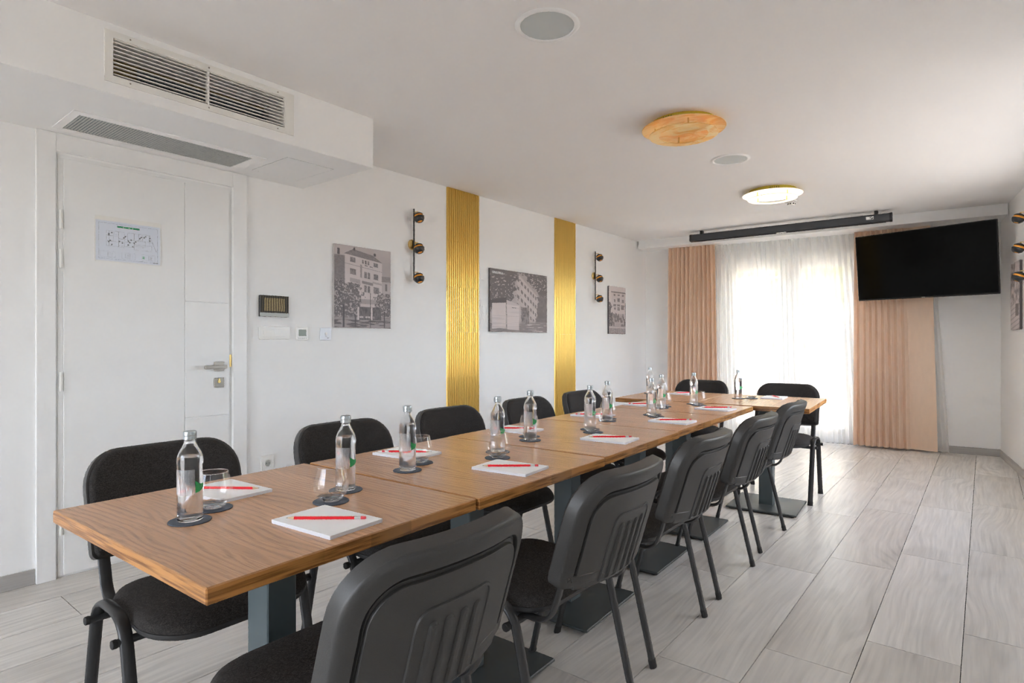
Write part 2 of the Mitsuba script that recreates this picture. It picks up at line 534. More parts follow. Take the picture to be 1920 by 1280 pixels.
# balcony door in the far wall
W1 = struct('window_1', None, 'white framed glazed balcony door behind the sheer curtain')
for a, b, z0, z1 in ((WS0, WS0 + 0.07, 0, WZ), (WS1 - 0.05, WS1, 0, WZ), (1.672, 1.776, 0, WZ), (WS0 + 0.07, 1.672, WZ - 0.07, WZ), (1.776, WS1 - 0.05, WZ - 0.07, WZ), (WS0 + 0.07, 1.672, 0, 0.06), (1.776, WS1 - 0.05, 0, 0.06)):
    put(W1, 'frame', ply(farbox(a, b, -0.16, -0.07, z0, z1, 0.004), 'm_white_paint'))
for a, b in ((WS0 + 0.075, 1.667), (1.781, WS1 - 0.055)):
    sash = cat(farbox(a, a + 0.10, -0.14, -0.08, 0.065, WZ - 0.075, 0.004), farbox(b - 0.04, b, -0.14, -0.08, 0.065, WZ - 0.075, 0.004), farbox(a + 0.1, b - 0.04, -0.14, -0.08, 2.03, WZ - 0.075, 0.004), farbox(a + 0.1, b - 0.04, -0.14, -0.08, 0.065, 0.16, 0.004))
    k = put(W1, 'sash', ply(sash, 'm_white_paint'))
    g = trimesh.Trimesh(np.array([[LF - b + 0.04, -0.11, 0.16], [LF - a - 0.1, -0.11, 0.16], [LF - a - 0.1, -0.11, 2.03], [LF - b + 0.04, -0.11, 2.03]]), np.array([[0, 1, 2], [0, 2, 3]]), process=False)
    put(k, 'pane', ply(moved(g, MF), 'm_pane'))

# outside the far wall: balcony floor, parapet, trees
solo('balcony_floor', ply(farbox(-2.5, 6.5, -2.1, -0.25, -0.15, -0.02), 'm_outdoor_floor'), 'grey balcony floor beyond the glazed door', 'floor')
solo('balcony_parapet', ply(farbox(-2.5, 6.5, -2.0, -1.85, -0.02, 1.05, 0.01), 'm_outdoor_white'), 'white parapet wall seen faintly through the sheer curtain', 'parapet')
solo('garden_ground', ply(cbox(-25, 22, 9.9, 40, -3.2, -3.0), 'm_outdoor_floor'), 'ground beyond the balcony under the trees', 'ground')
random.seed(5)
rng = np.random.default_rng(11)


def tree(x, y, top, rad, label):
    k = thing('tree', label, 'tree', 'trees beyond the balcony')
    put(k, 'trunk', ply(sweep([(x, y, -3.0), (x + 0.1, y, 0.0), (x, y + 0.1, top - rad)], 0.12, 0.12, [1, 0, 0], 8), 'm_trunk'))
    N = 5200
    cz = top - rad
    d = rng.normal(size=(N, 3))
    d /= np.linalg.norm(d, axis=1, keepdims=True)
    lump = 0.75 + 0.5 * meshkit.fbm(d * 2.3 + x, 3, seed=4)
    P = d * (rad * lump * rng.uniform(0.55, 1, N) ** 0.5)[:, None] * [1, 1, 1.25] + [x, y, cz]
    a = rng.normal(size=(N, 3))
    a /= np.linalg.norm(a, axis=1, keepdims=True)
    b = np.cross(a, rng.normal(size=(N, 3)))
    b /= np.linalg.norm(b, axis=1, keepdims=True)
    s = rng.uniform(0.07, 0.15, N)[:, None]
    V = np.stack([P - a * s, P + b * s * 0.45, P + a * s, P - b * s * 0.45], 1).reshape(-1, 3)
    F = (np.arange(N)[:, None] * 4 + np.array([[0, 1, 2, 0, 2, 3]])).reshape(-1, 3)
    put(k, 'foliage', ply(trimesh.Trimesh(V, F, process=False), 'm_leaf'), kind='stuff')


tree(-6.3, 13.4, 3.6, 1.45, 'leafy tree outside, far left behind the sheer curtain')
tree(-3.5, 13.4, 3.9, 1.45, 'leafy tree outside behind the left half of the balcony door')
tree(-0.7, 13.4, 4.2, 1.5, 'leafy tree outside behind the middle post of the balcony door')
tree(2.1, 13.4, 4.4, 1.5, 'bright leafy tree outside behind the right half of the balcony door')
tree(4.9, 13.4, 3.8, 1.45, 'leafy tree outside, far right of the balcony door')

# skirting tiles
struct('baseboard_left', ply(cbox(XL, XL + 0.009, YB, 0.778, 0, 0.075, 0.002), 'm_skirting'), 'grey wood-look skirting tile left of the door')
struct('baseboard_left', ply(cbox(XL, XL + 0.009, 1.815, 7.33, 0, 0.075, 0.002), 'm_skirting'), 'grey skirting tile behind the left row of chairs')
struct('baseboard_far', ply(farbox(WS1 + 0.02, LF, 0, 0.009, 0, 0.075, 0.002), 'm_skirting'), 'grey skirting tile on the far wall')
struct('baseboard_far', ply(farbox(0, WS0 - 0.02, 0, 0.009, 0, 0.075, 0.002), 'm_skirting'))
struct('baseboard_right', ply(moved(cbox(0, 10, -0.009, 0, 0, 0.075, 0.002), MR), 'm_skirting'), 'grey skirting tile on the right wall')

# curtain cornice
cor = [(0.29, 0.415)]


def wedge(v0l, v0r, z0, z1):
    """prism from the far wall to a front that stands v0l (left end) .. v0r (right end) off it"""
    m = trimesh.creation.extrude_polygon(Polygon([(0, 0.0), (LF, 0.0), (LF, v0l), (0, v0r)]), z1 - z0, engine='earcut')
    m.apply_translation([0, 0, z0])
    return moved(m, MF)


TC = struct('trim_1', None, 'white boxed curtain cornice under the ceiling')
put(TC, 'upper_board', ply(wedge(0.275, 0.42, 2.427, H), 'm_white_paint'))
put(TC, 'lower_board', ply(wedge(0.292, 0.437, 2.372, 2.427), 'm_white_paint'))

# bulkhead over the door, with an opening for the air grille
BX, BZ, BY = -2.817, 2.188, 2.205
GY0, GY1, GZ0, GZ1 = 0.872, 1.639, 2.264, 2.42
TB = struct('trim_2', ply(cat(cbox(XL, BX, YB, GY0, BZ, H), cbox(XL, BX, GY1, BY, BZ, H), cbox(XL, BX, GY0, GY1, BZ, GZ0), cbox(XL, BX, GY0, GY1, GZ1, H)), 'm_wall'), 'white bulkhead box under the ceiling above the door')

# ------------------------------------------------------------------ door
D = struct('door_1', None, 'flush white door with grooves beside the light switches')
cz1 = BZ - 0.001
put(D, 'casing', ply(cbox(XL, XL + 0.020, 0.780, 0.858, 0, cz1, 0.002), 'm_white_paint'))
put(D, 'casing', ply(cbox(XL, XL + 0.020, 1.728, 1.815, 0, cz1, 0.002), 'm_white_paint'))
put(D, 'casing', ply(cbox(XL, XL + 0.020, 0.8585, 1.7275, 2.098, cz1, 0.002), 'm_white_paint'))
lf = put(D, 'leaf', ply(cat(cbox(XL + 0.001, XL + 0.006, 0.866, 1.712, 0.008, 2.088), cbox(XL + 0.001, XL + 0.0085, 0.8665, 0.888, 0.01, 2.07, 0.001)), 'm_white_paint'))
for y0, y1, z0, z1 in ((0.890, 1.4545, 0.01, 2.07), (1.4575, 1.708, 0.01, 0.7255), (1.4575, 1.708, 0.7285, 1.3915), (1.4575, 1.708, 1.3945, 2.07)):
    put(lf, 'panel', ply(cbox(XL + 0.003, XL + 0.011, y0, y1, z0, z1, 0.0015), 'm_white_paint'))
hinge = lathe([(0, 0), (0.0075, 0), (0.0075, 0.044), (0.0068, 0.0445), (0.0068, 0.0465), (0.0075, 0.047), (0.0075, 0.092), (0, 0.092)], 14)
for z in (1.721, 1.527, 0.921, 0.211):
    put(D, 'hinge', ply(hinge, 'm_white_plastic', 30), TR(XL + 0.016, 0.878, z))
hd = put(D, 'handle', ply(cat(cbox(XL + 0.011, XL + 0.021, 1.619, 1.675, 0.990, 1.046, 0.0015), cbox(XL + 0.055, XL + 0.066, 1.545, 1.672, 1.005, 1.027, 0.0015),
                             moved(trimesh.creation.cylinder(0.009, 0.04, sections=16), TR(XL + 0.04, 1.654, 1.016) @ RY(90))), 'm_steel', 20), label='satin steel lever handle on a square rose')
key = moved(cat(trimesh.creation.cylinder(0.009, 0.004, sections=18), cbox(-0.004, 0.004, -0.017, 0, -0.002, 0.002)), TR(XL + 0.0205, 1.645, 0.928) @ RY(90) @ TR(0, 0, 0, -90))
es = put(D, 'escutcheon', ply(cbox(XL + 0.011, XL + 0.019, 1.619, 1.675, 0.892, 0.950, 0.0015), 'm_steel'), label='square steel keyhole plate')
put(es, 'key_cylinder', ply(key, 'm_brass', 20))
put(D, 'strike_plate', ply(cbox(XL + 0.001, XL + 0.004, 1.7145, 1.7265, 1.012, 1.085, 0.0005), 'm_brass'))

# ------------------------------------------------------------------ bulkhead grilles
V = thing('air_grille', 'long white air grille with horizontal slats on the bulkhead face', 'air vent')
fr = trimesh.creation.extrude_polygon(shapely.box(0.842, 2.236, 1.690, 2.449).difference(shapely.box(GY0, GZ0, GY1, GZ1)), 0.007, engine='earcut')
MY = np.array([[0, 0, 1, BX], [1, 0, 0, 0], [0, 1, 0, 0], [0, 0, 0, 1.0]])
put(V, 'frame', ply(moved(fr, MY), 'm_cream_metal'))
lin = cat(cbox(BX - 0.04, BX + 0.001, GY0, GY0 + 0.002, GZ0, GZ1), cbox(BX - 0.04, BX + 0.001, GY1 - 0.002, GY1, GZ0, GZ1), cbox(BX - 0.04, BX + 0.001, GY0, GY1, GZ0, GZ0 + 0.002), cbox(BX - 0.04, BX + 0.001, GY0, GY1, GZ1 - 0.002, GZ1))
put(V, 'collar', ply(lin, 'm_cream_metal'))
slat = moved(cbox(-0.010, 0.010, GY0 + 0.003, GY1 - 0.003, -0.0018, 0.0018), RY(8))
slat_ply = ply(slat, 'm_cream_metal')
for i in range(9):
    put(V, 'slat', slat_ply, TR(BX - 0.010, 0, GZ0 + 0.012 + i * 0.0165))
put(V, 'mullion', ply(cbox(BX - 0.02, BX + 0.002, 1.254, 1.262, GZ0, GZ1), 'm_cream_metal'))
screw = trimesh.creation.cylinder(0.0035, 0.002, sections=10)
screw_ply = ply(moved(screw, RY(90)), 'm_steel')
for yy in (0.935, 1.258, 1.60):
    for zz in (2.250, 2.435):
        put(V, 'screw', screw_ply, TR(BX + 0.0075, yy, zz))
cl = [cbox(BX - 0.17, BX - 0.16, 1.02, 1.63, 2.27, 2.39)]
cl += [cbox(BX - 0.161, BX - 0.145, 1.03 + 0.012 * i, 1.033 + 0.012 * i, 2.275, 2.385) for i in range(49)]
put(V, 'coil', ply(cat(*cl), 'm_coil'), label='dark grey coil fins behind the slats')
put(V, 'insulation', ply(cat(cbox(BX - 0.60, BX - 0.20, GY0, GY1, GZ0 + 0.001, GZ0 + 0.002), cbox(BX - 0.21, BX - 0.20, GY0, GY1, GZ0, GZ1)), 'm_insulation'), label='dark brown lining behind the slats')

G2 = thing('return_grille', 'flat mesh return grille under the bulkhead above the door', 'air vent')
fo = Polygon([(-3.469, 0.822), (-3.136, 0.822), (-3.136, 1.72), (-3.469, 1.72)])
fi = Polygon([(-3.440, 0.856), (-3.181, 0.856), (-3.181, 1.663), (-3.440, 1.663)])
m = trimesh.creation.extrude_polygon(fo.difference(fi), 0.004, engine='earcut')
m.apply_translation([0, 0, BZ - 0.004])
put(G2, 'frame', ply(m, 'm_white_paint'))
put(G2, 'backing', ply(cbox(-3.440, -3.181, 0.856, 1.663, BZ - 0.001, BZ - 0.0002), 'm_coil'))
bars = [cbox(-3.440, -3.181, 0.860 + i * 0.0128, 0.868 + i * 0.0128, BZ - 0.0035, BZ - 0.0015) for i in range(63)]
put(G2, 'grille_bars', ply(cat(*bars), 'm_grille_mesh'), kind='stuff')
AP = solo('access_panel', ply(cat(cbox(-3.409, -3.022, 1.778, 2.071, BZ - 0.0012, BZ), ), 'm_wall'), 'flush white access panel under the bulkhead', 'panel')
put(AP, 'seam', ply(trimesh.creation.extrude_polygon(shapely.box(-3.412, 1.775, -3.019, 2.074).difference(shapely.box(-3.409, 1.778, -3.022, 2.071)), 0.0004, engine='earcut').apply_translation([0, 0, BZ - 0.0005]), 'm_grille_mesh'))

# ------------------------------------------------------------------ things on the left wall


def onleft(y, z):
    return TR(XL, y, z, -90)


# gold reeded panels
def gold_panel(y0, y1, label):
    k = thing('gold_panel', label, 'wall panel', 'gold reeded wall panels')
    w = y1 - y0
    n = 16
    pts = [(0, 0)]
    for i in range(n):
        for t in np.linspace(0, np.pi, 9):
            pts.append((w * (i + 0.5 - 0.42 * math.cos(t)) / n, 0.003 + 0.0115 * math.sin(t)))
    pts.append((w, 0))
    poly = Polygon(pts)
    zs = [H - 0.001, 2.024, 1.634, 1.246, 0.857, 0.468, 0.079, 0.0]
    for a, b in zip(zs[:-1], zs[1:]):
        m = trimesh.creation.extrude_polygon(poly, a - b - 0.0012, engine='earcut')
        m.apply_translation([-w / 2, 0, b])
        put(k, 'section', ply(m, 'm_gold', 35), TR(XL + 0.001, (y0 + y1) / 2, 0, -90))
    return k


gold_panel(3.556, 3.966, 'gold reeded wall panel nearer the door, left of the wide framed print')
gold_panel(5.165, 5.570, 'gold reeded wall panel farther along, right of the wide framed print')


# prints: flat pictures on canvas; U runs right, W runs down
def box_mask(u, w, u0, u1, w0, w1, s=0.006):
    return smoothstep(u0 - s, u0 + s, u) * (1 - smoothstep(u1 - s, u1 + s, u)) * smoothstep(w0 - s, w0 + s, w) * (1 - smoothstep(w1 - s, w1 + s, w))


def tint(g):
    return mix((0.030, 0.026, 0.032), (0.66, 0.585, 0.575), g)


def leaves(u, w, seed, k=34):
    return fbm(u * k + seed, w * k * 1.15 + seed, seed, 4)


def f_print1(p, n, uv):
    u, w = uv.x, 1 - uv.y
    g = 0.62 - 0.25 * w + 0.10 * noise(u * 3, w * 5)
    e = 0.10 + 0.10 * (u - 0.16)
    g = dr.lerp(g, 0.25 + 0.08 * noise(u * 40, w * 90), box_mask(u, w, 0.0, 0.18, 0.125, 0.6))
    ridge = dr.maximum(0.035 + 0.14 * (u - 0.32), dr.maximum(0.10 - 0.42 * (u - 0.16), 0.08 + 0.48 * (u - 0.66)))
    fac = box_mask(u, w, 0.175, 0.835, 0.09, 0.64) * smoothstep(e - 0.004, e + 0.004, w)
    g = dr.lerp(g, 0.86 - 0.10 * noise(u * 8, w * 10), fac)
    g = dr.lerp(g, 0.26 + 0.10 * noise(u * 60, w * 120), smoothstep(ridge - 0.004, ridge + 0.004, w) * (1 - smoothstep(e - 0.004, e + 0.004, w)) * box_mask(u, w, 0.10, 0.86, 0.0, 0.2))
    for a, b, c, d in ((0.05, 0.09, 0.045, 0.12), (0.32, 0.35, 0.015, 0.05), (0.68, 0.72, 0.055, 0.09)):
        g = dr.lerp(g, 0.12, box_mask(u, w, a, b, c, d, 0.003))
    s = 0.10 * (u - 0.30)
    wins = [(0.265, 0.355, 0.135, 0.195), (0.472, 0.50, 0.135, 0.18), (0.52, 0.552, 0.135, 0.18), (0.572, 0.60, 0.135, 0.18), (0.68, 0.76, 0.135, 0.185), (0.262, 0.365, 0.275, 0.345), (0.51, 0.558, 0.275, 0.355), (0.572, 0.615, 0.275, 0.355), (0.68, 0.765, 0.275, 0.345), (0.51, 0.555, 0.445, 0.53), (0.572, 0.615, 0.445, 0.53), (0.30, 0.40, 0.45, 0.55), (0.68, 0.78, 0.44, 0.52)]
    for a, b, c, d in wins:
        g = dr.lerp(g, 0.16 + 0.25 * noise(u * 70, w * 60), box_mask(u, w - s, a, b, c, d, 0.003))
    for a, b, c, d, v in ((0.175, 0.835, 0.225, 0.231, 0.4), (0.44, 0.47, 0.20, 0.36, 0.42), (0.26, 0.44, 0.39, 0.44, 0.55), (0.47, 0.67, 0.395, 0.43, 0.34), (0.66, 0.83, 0.375, 0.40, 0.55)):
        g = dr.lerp(g, v, box_mask(u, w - s, a, b, c, d, 0.003))
    letters = box_mask(u, w - s, 0.475, 0.67, 0.192, 0.204, 0.001) * smoothstep(0.45, 0.6, noise(u * 90, 2))
    g = dr.lerp(g, 0.25, letters)
    g = dr.lerp(g, 0.30 + 0.1 * noise(u * 40, w * 60), box_mask(u, w, 0.83, 1.0, 0.335, 0.405))
    g = dr.lerp(g, 0.62, box_mask(u, w, 0.84, 1.0, 0.405, 0.58))
    g = dr.lerp(g, 0.25, box_mask(u, w, 0.895, 0.935, 0.43, 0.52))
    lf1 = leaves(u, w, 3.0)
    t1 = smoothstep(0.47, 0.53, lf1 * 0.55 + 0.42 * smoothstep(0.40, 0.55, w + 0.06 * noise(u * 9, 1)) * (1 - smoothstep(0.30, 0.62, u)))
    t2 = smoothstep(0.47, 0.53, lf1 * 0.55 + 0.40 * smoothstep(0.50, 0.62, w) * smoothstep(0.62, 0.80, u))
    tr = dr.maximum(t1, t2) * (1 - smoothstep(0.84, 0.90, w))
    g = dr.lerp(g, 0.16 + 0.5 * smoothstep(0.50, 0.72, leaves(u, w, 9.0, 60)), tr * 0.92)
    g = dr.lerp(g, 0.10 + 0.16 * noise(u * 60, w * 40), box_mask(u, w, 0.40, 0.82, 0.735, 0.90))
    g = dr.lerp(g, 0.75, box_mask(u, w, 0.44, 0.70, 0.70, 0.737))
    g = dr.lerp(g, 0.80, box_mask(u, w, 0.42, 0.70, 0.855, 0.875) * smoothstep(0.3, 0.5, noise(u * 110, 5)))
    g = dr.lerp(g, 0.46 - 0.30 * smoothstep(0.5, 0.62, fbm(u * 6, w * 60, 2)), smoothstep(0.895, 0.91, w))
    for a, b, c in ((0.345, 0.365, 0.84), (0.87, 0.89, 0.78), (0.14, 0.17, 0.72), (0.617, 0.627, 0.56)):
        g = dr.lerp(g, 0.10, box_mask(u, w, a, b, c, 0.995, 0.003))
    for a, b in ((0.39, 0.42), (0.63, 0.66)):
        g = dr.lerp(g, 0.85, box_mask(u, w, a, b, 0.74, 0.90, 0.004))
    return tint(dr.clip(g, 0, 1))


def f_print2(p, n, uv):
    u, w = uv.x, 1 - uv.y
    g = 0.60 + 0.16 * (fbm(u * 3, w * 7, 2) - 0.5) + 0 * u
    k = smoothstep(0.40, 0.46, u) * (1 - smoothstep(0.96, 0.98, u))
    top = 0.02 + 0.98 * (u - 0.45)
    bl = smoothstep(top - 0.01, top + 0.01, w) * k * (1 - smoothstep(0.80, 0.83, w))
    g = dr.lerp(g, 0.80 - 0.12 * noise(u * 12, w * 9), bl * (1 - smoothstep(0.80, 0.86, u)))
    dep = (w - 0.5) - 0.9 * (u - 0.6)
    st = smoothstep(0.55, 0.75, 0.5 + 0.5 * dr.sin(dep * 44)) * smoothstep(0.3, 0.55, 0.5 + 0.5 * dr.sin((u * u) * 95))
    g = dr.lerp(g, 0.28, st * bl * (1 - smoothstep(0.78, 0.84, u)))
    f1 = leaves(u, w, 2.0, 26)
    m1 = smoothstep(0.47, 0.52, f1 * 0.55 + 0.44 * (1 - smoothstep(0.30, 0.50, u + 0.25 * (w - 0.2))) * (1 - smoothstep(0.40, 0.75, w)) + 0.10)
    m1 = m1 * (1 - smoothstep(0.42, 0.56, u))
    m2 = smoothstep(0.47, 0.52, f1 * 0.55 + 0.40 * smoothstep(0.55, 0.75, u - 0.9 * (w - 0.12)) + 0.06) * (1 - smoothstep(0.45, 0.6, w - 0.6 * (u - 0.9)))
    m3 = smoothstep(0.46, 0.54, f1 * 0.4 + 0.45 * smoothstep(0.82, 0.92, u + 0.12 * w)) * smoothstep(0.30, 0.42, w) * (1 - smoothstep(0.80, 0.9, w))
    g = dr.lerp(g, 0.20 + 0.55 * smoothstep(0.62, 0.74, leaves(u, w, 6.0, 44)), dr.maximum(m1, m2))
    g = dr.lerp(g, 0.22 + 0.08 * noise(u * 30, w * 30), m3)
    g = dr.lerp(g, 0.22, box_mask(u, w, 0.0, 1.0, 0.0, 0.055 + 0 * u) * (1 - smoothstep(0.42, 0.5, u)))
    g = dr.lerp(g, 0.32 + 0.4 * smoothstep(0.55, 0.7, fbm(u * 9, w * 60, 1)), smoothstep(0.82, 0.86, w))
    g = dr.lerp(g, 0.16 + 0.3 * noise(u * 60, w * 40), box_mask(u, w, 0.52, 0.66, 0.58, 0.86))
    lines = 0.10 * smoothstep(0.55, 0.8, noise(w * 70, 3 + u * 2))
    q = w - 0.10 * (0.27 - u)
    g = dr.lerp(g, 0.12, box_mask(u, w + 0.25 * u, 0.0, 0.27, 0.50, 0.62))
    g = dr.lerp(g, 0.90 - lines, box_mask(u, q, 0.03, 0.255, 0.525, 0.93))
    g = dr.lerp(g, 0.78, box_mask(u, w - 0.30 * u, 0.265, 0.49, 0.40, 0.60))
    g = dr.lerp(g, 0.92 - lines, box_mask(u, w - 0.06 * (u - 0.27), 0.275, 0.48, 0.555, 0.96))
    g = dr.lerp(g, 0.20, box_mask(u, w, 0.355, 0.43, 0.595, 0.605, 0.002))
    return tint(dr.clip(g * 0.95 + 0.03, 0, 1))


def f_print3(p, n, uv):
    u, w = uv.x, 1 - uv.y
    g = 0.93 + 0 * u
    fac = box_mask(u, w, 0.16, 0.97, 0.125, 0.66)
    g = dr.lerp(g, 0.85, fac)
    g = dr.lerp(g, 0.30, box_mask(u, w, 0.13, 1.0, 0.105, 0.13))
    for a, b, c, d in ((0.28, 0.38, 0.155, 0.20), (0.52, 0.64, 0.155, 0.19), (0.78, 0.90, 0.15, 0.195), (0.30, 0.38, 0.27, 0.33), (0.50, 0.64, 0.24, 0.32), (0.78, 0.90, 0.26, 0.33), (0.26, 0.42, 0.37, 0.42), (0.48, 0.66, 0.37, 0.41), (0.72, 0.9, 0.38, 0.48), (0.30, 0.40, 0.44, 0.49), (0.50, 0.64, 0.43, 0.50)):
        g = dr.lerp(g, 0.22 + 0.3 * noise(u * 40, w * 60), box_mask(u, w, a, b, c, d, 0.004))
    f1 = leaves(u, w, 4.0, 22)
    m = smoothstep(0.46, 0.54, f1 * 0.6 + 0.42 * dr.maximum((1 - smoothstep(0.05, 0.22, u)), dr.maximum(smoothstep(0.93, 1.0, u), smoothstep(0.52, 0.66, w - 0.12 * (u - 0.5)))) * smoothstep(0.28, 0.40, w))
    g = dr.lerp(g, 0.20 + 0.5 * smoothstep(0.55, 0.75, leaves(u, w, 8.0, 40)), m)
    g = dr.lerp(g, 0.72 - 0.4 * smoothstep(0.4, 0.6, noise(u * 14, w * 22)), box_mask(u, w, 0.22, 0.9, 0.57, 0.84) * 0.75)
    g = dr.lerp(g, 0.70, smoothstep(0.835, 0.85, w))
    bars = smoothstep(-0.2, 0.4, dr.sin(u * 92))
    g = dr.lerp(g, 0.66 - 0.46 * bars, smoothstep(0.875, 0.885, w))
    return tint(dr.clip(g, 0, 1))


def f_print4(p, n, uv):
    u, w = uv.x, 1 - uv.y
    g = 0.30 + 0.5 * smoothstep(0.42, 0.62, leaves(u, w, 12.0, 16))
    g = dr.lerp(g, 0.72 - 0.22 * smoothstep(0.4, 0.7, dr.sin(w * 90 + u * 8)), smoothstep(0.60, 0.62, w))
    g = dr.lerp(g, 0.22, box_mask(u, w, 0.55, 0.9, 0.62, 0.8))
    g = dr.lerp(g, 0.86, box_mask(u, w, 0.5, 1.0, 0.0, 0.28) * 0.7)
    return tint(dr.clip(g, 0, 1))


for i, f in enumerate((f_print1, f_print2, f_print3, f_print4)):
    prin(f'm_print_{i + 1}', proc(f), 0.55)
prin('m_canvas_edge', (0.10, 0.09, 0.095), 0.7)
prin('m_canvas_edge_light', (0.50, 0.47, 0.46), 0.7)


def canvas(M, w, h, printmat, label, edge='m_canvas_edge', t=0.02):
    """centre at the wall; local x runs to the viewer's left on the wall when +y is out of it, so the print is mirrored back by its uv"""
    k = thing('canvas_print', label, 'picture', 'black and white canvas prints on the walls')
    put(k, 'canvas', ply(cbox(-w / 2, w / 2, 0.0005, t, -h / 2, h / 2, 0.002), edge), M)
    e = 0.001
    V_ = np.array([[w / 2 - e, t + 0.0006, -h / 2 + e], [-w / 2 + e, t + 0.0006, -h / 2 + e], [-w / 2 + e, t + 0.0006, h / 2 - e], [w / 2 - e, t + 0.0006, h / 2 - e]])
    q = trimesh.Trimesh(V_, np.array([[0, 1, 2], [0, 2, 3]]), process=False)
    put(k, 'print', ply(q, printmat, False, uv=np.array([[0, 0], [1, 0], [1, 1], [0, 1.0]])), M)
    return k


canvas(onleft(2.688, 1.557), 0.503, 0.588, 'm_print_1', 'tall canvas print of a hotel with trees, above the switches beside the wall lamp', 'm_canvas_edge_light')
c2 = canvas(onleft(4.552, 1.549), 0.905, 0.586, 'm_print_2', 'wide canvas print of a street with notice boards, between the gold panels')
tx = meshkit.text_mesh('KRUS DOLA', 0.020, 0.0008, bold=True)
tx = moved(tx, np.array([[-1, 0, 0, 0.905 / 2 - 0.03], [0, 0, 1, 0.0206], [0, 1, 0, 0.586 / 2 - 0.045], [0, 0, 0, 1.0]]))
put(c2, 'lettering', ply(tx, 'm_paper'), onleft(4.552, 1.549))
canvas(onleft(6.508, 1.549), 0.425, 0.583, 'm_print_3', 'narrow-looking canvas print of a hotel front, farthest on the left wall', 'm_canvas_edge')


def onright(y, z):
    return TR(xr(y), y, z, 90 + AR)


canvas(onright(6.90, 1.57), 0.40, 0.60, 'm_print_4', 'canvas print on the right wall, behind the wall lamp below the television', 'm_canvas_edge')


# wall lamps
def shell_of(r, a0, a1, n=24, th=0.0012):
    out = [(r * math.sin(t), r * math.cos(t)) for t in np.radians(np.linspace(a0, a1, n))]
    inn = [((r - th) * math.sin(t), (r - th) * math.cos(t)) for t in np.radians(np.linspace(a1, a0, n))]
    return lathe(out + inn + [out[0]], 32)


sc_rod = ply(cat(moved(trimesh.creation.cylinder(0.0065, 0.565, sections=14), TR(0, 0.024, 0))), 'm_black_metal', 30)
sc_can = ply(moved(lathe([(0, 0.016), (0.034, 0.016), (0.041, 0.011), (0.042, 0.0), (0, 0)][::-1], 32), RX(-90)), 'm_brass', 30)
GT = TR(0, 0.082, 0) @ RX(22)
sc_up = ply(moved(shell_of(0.043, 0.01, 62), GT), 'm_black_metal', True)
sc_lo = ply(moved(shell_of(0.043, 88, 150), GT), 'm_black_metal', True)
sc_in = ply(moved(lathe([(0.0385 * math.sin(t), 0.0385 * math.cos(t)) for t in np.radians(np.linspace(180, 0, 20))], 32), GT), 'm_amber_globe', True)
sc_pv = ply(cat(sweep([(0, 0.024, 0.046), (0, 0.055, 0.049), (0, 0.072, 0.044)], 0.0035, 0.0035, [1, 0, 0], 10), moved(trimesh.creation.icosphere(2, 0.006), TR(0, 0.066, 0.046))), 'm_brass', 30)


def sconce(M, label):
    k = thing('wall_lamp', label, 'wall lamp', 'three-globe wall lamps')
    put(k, 'canopy', sc_can, M)
    put(k, 'rod', sc_rod, M)
    for z in (0.207, -0.037, -0.270):
        g = put(k, 'globe', sc_in, M @ TR(0, 0, z), label='amber inner globe')
        put(g, 'upper_shell', sc_up, M @ TR(0, 0, z))
        put(g, 'lower_shell', sc_lo, M @ TR(0, 0, z))
        put(g, 'pivot', sc_pv, M @ TR(0, 0, z))


sconce(onleft(3.172, 1.935), 'black and brass wall lamp with three globes, left of the first gold panel')
sconce(onleft(5.972, 1.930), 'black and brass wall lamp with three globes, right of the second gold panel')
sconce(onright(6.37, 1.965), 'black and brass wall lamp with three globes on the right wall')

# evacuation plan on the door


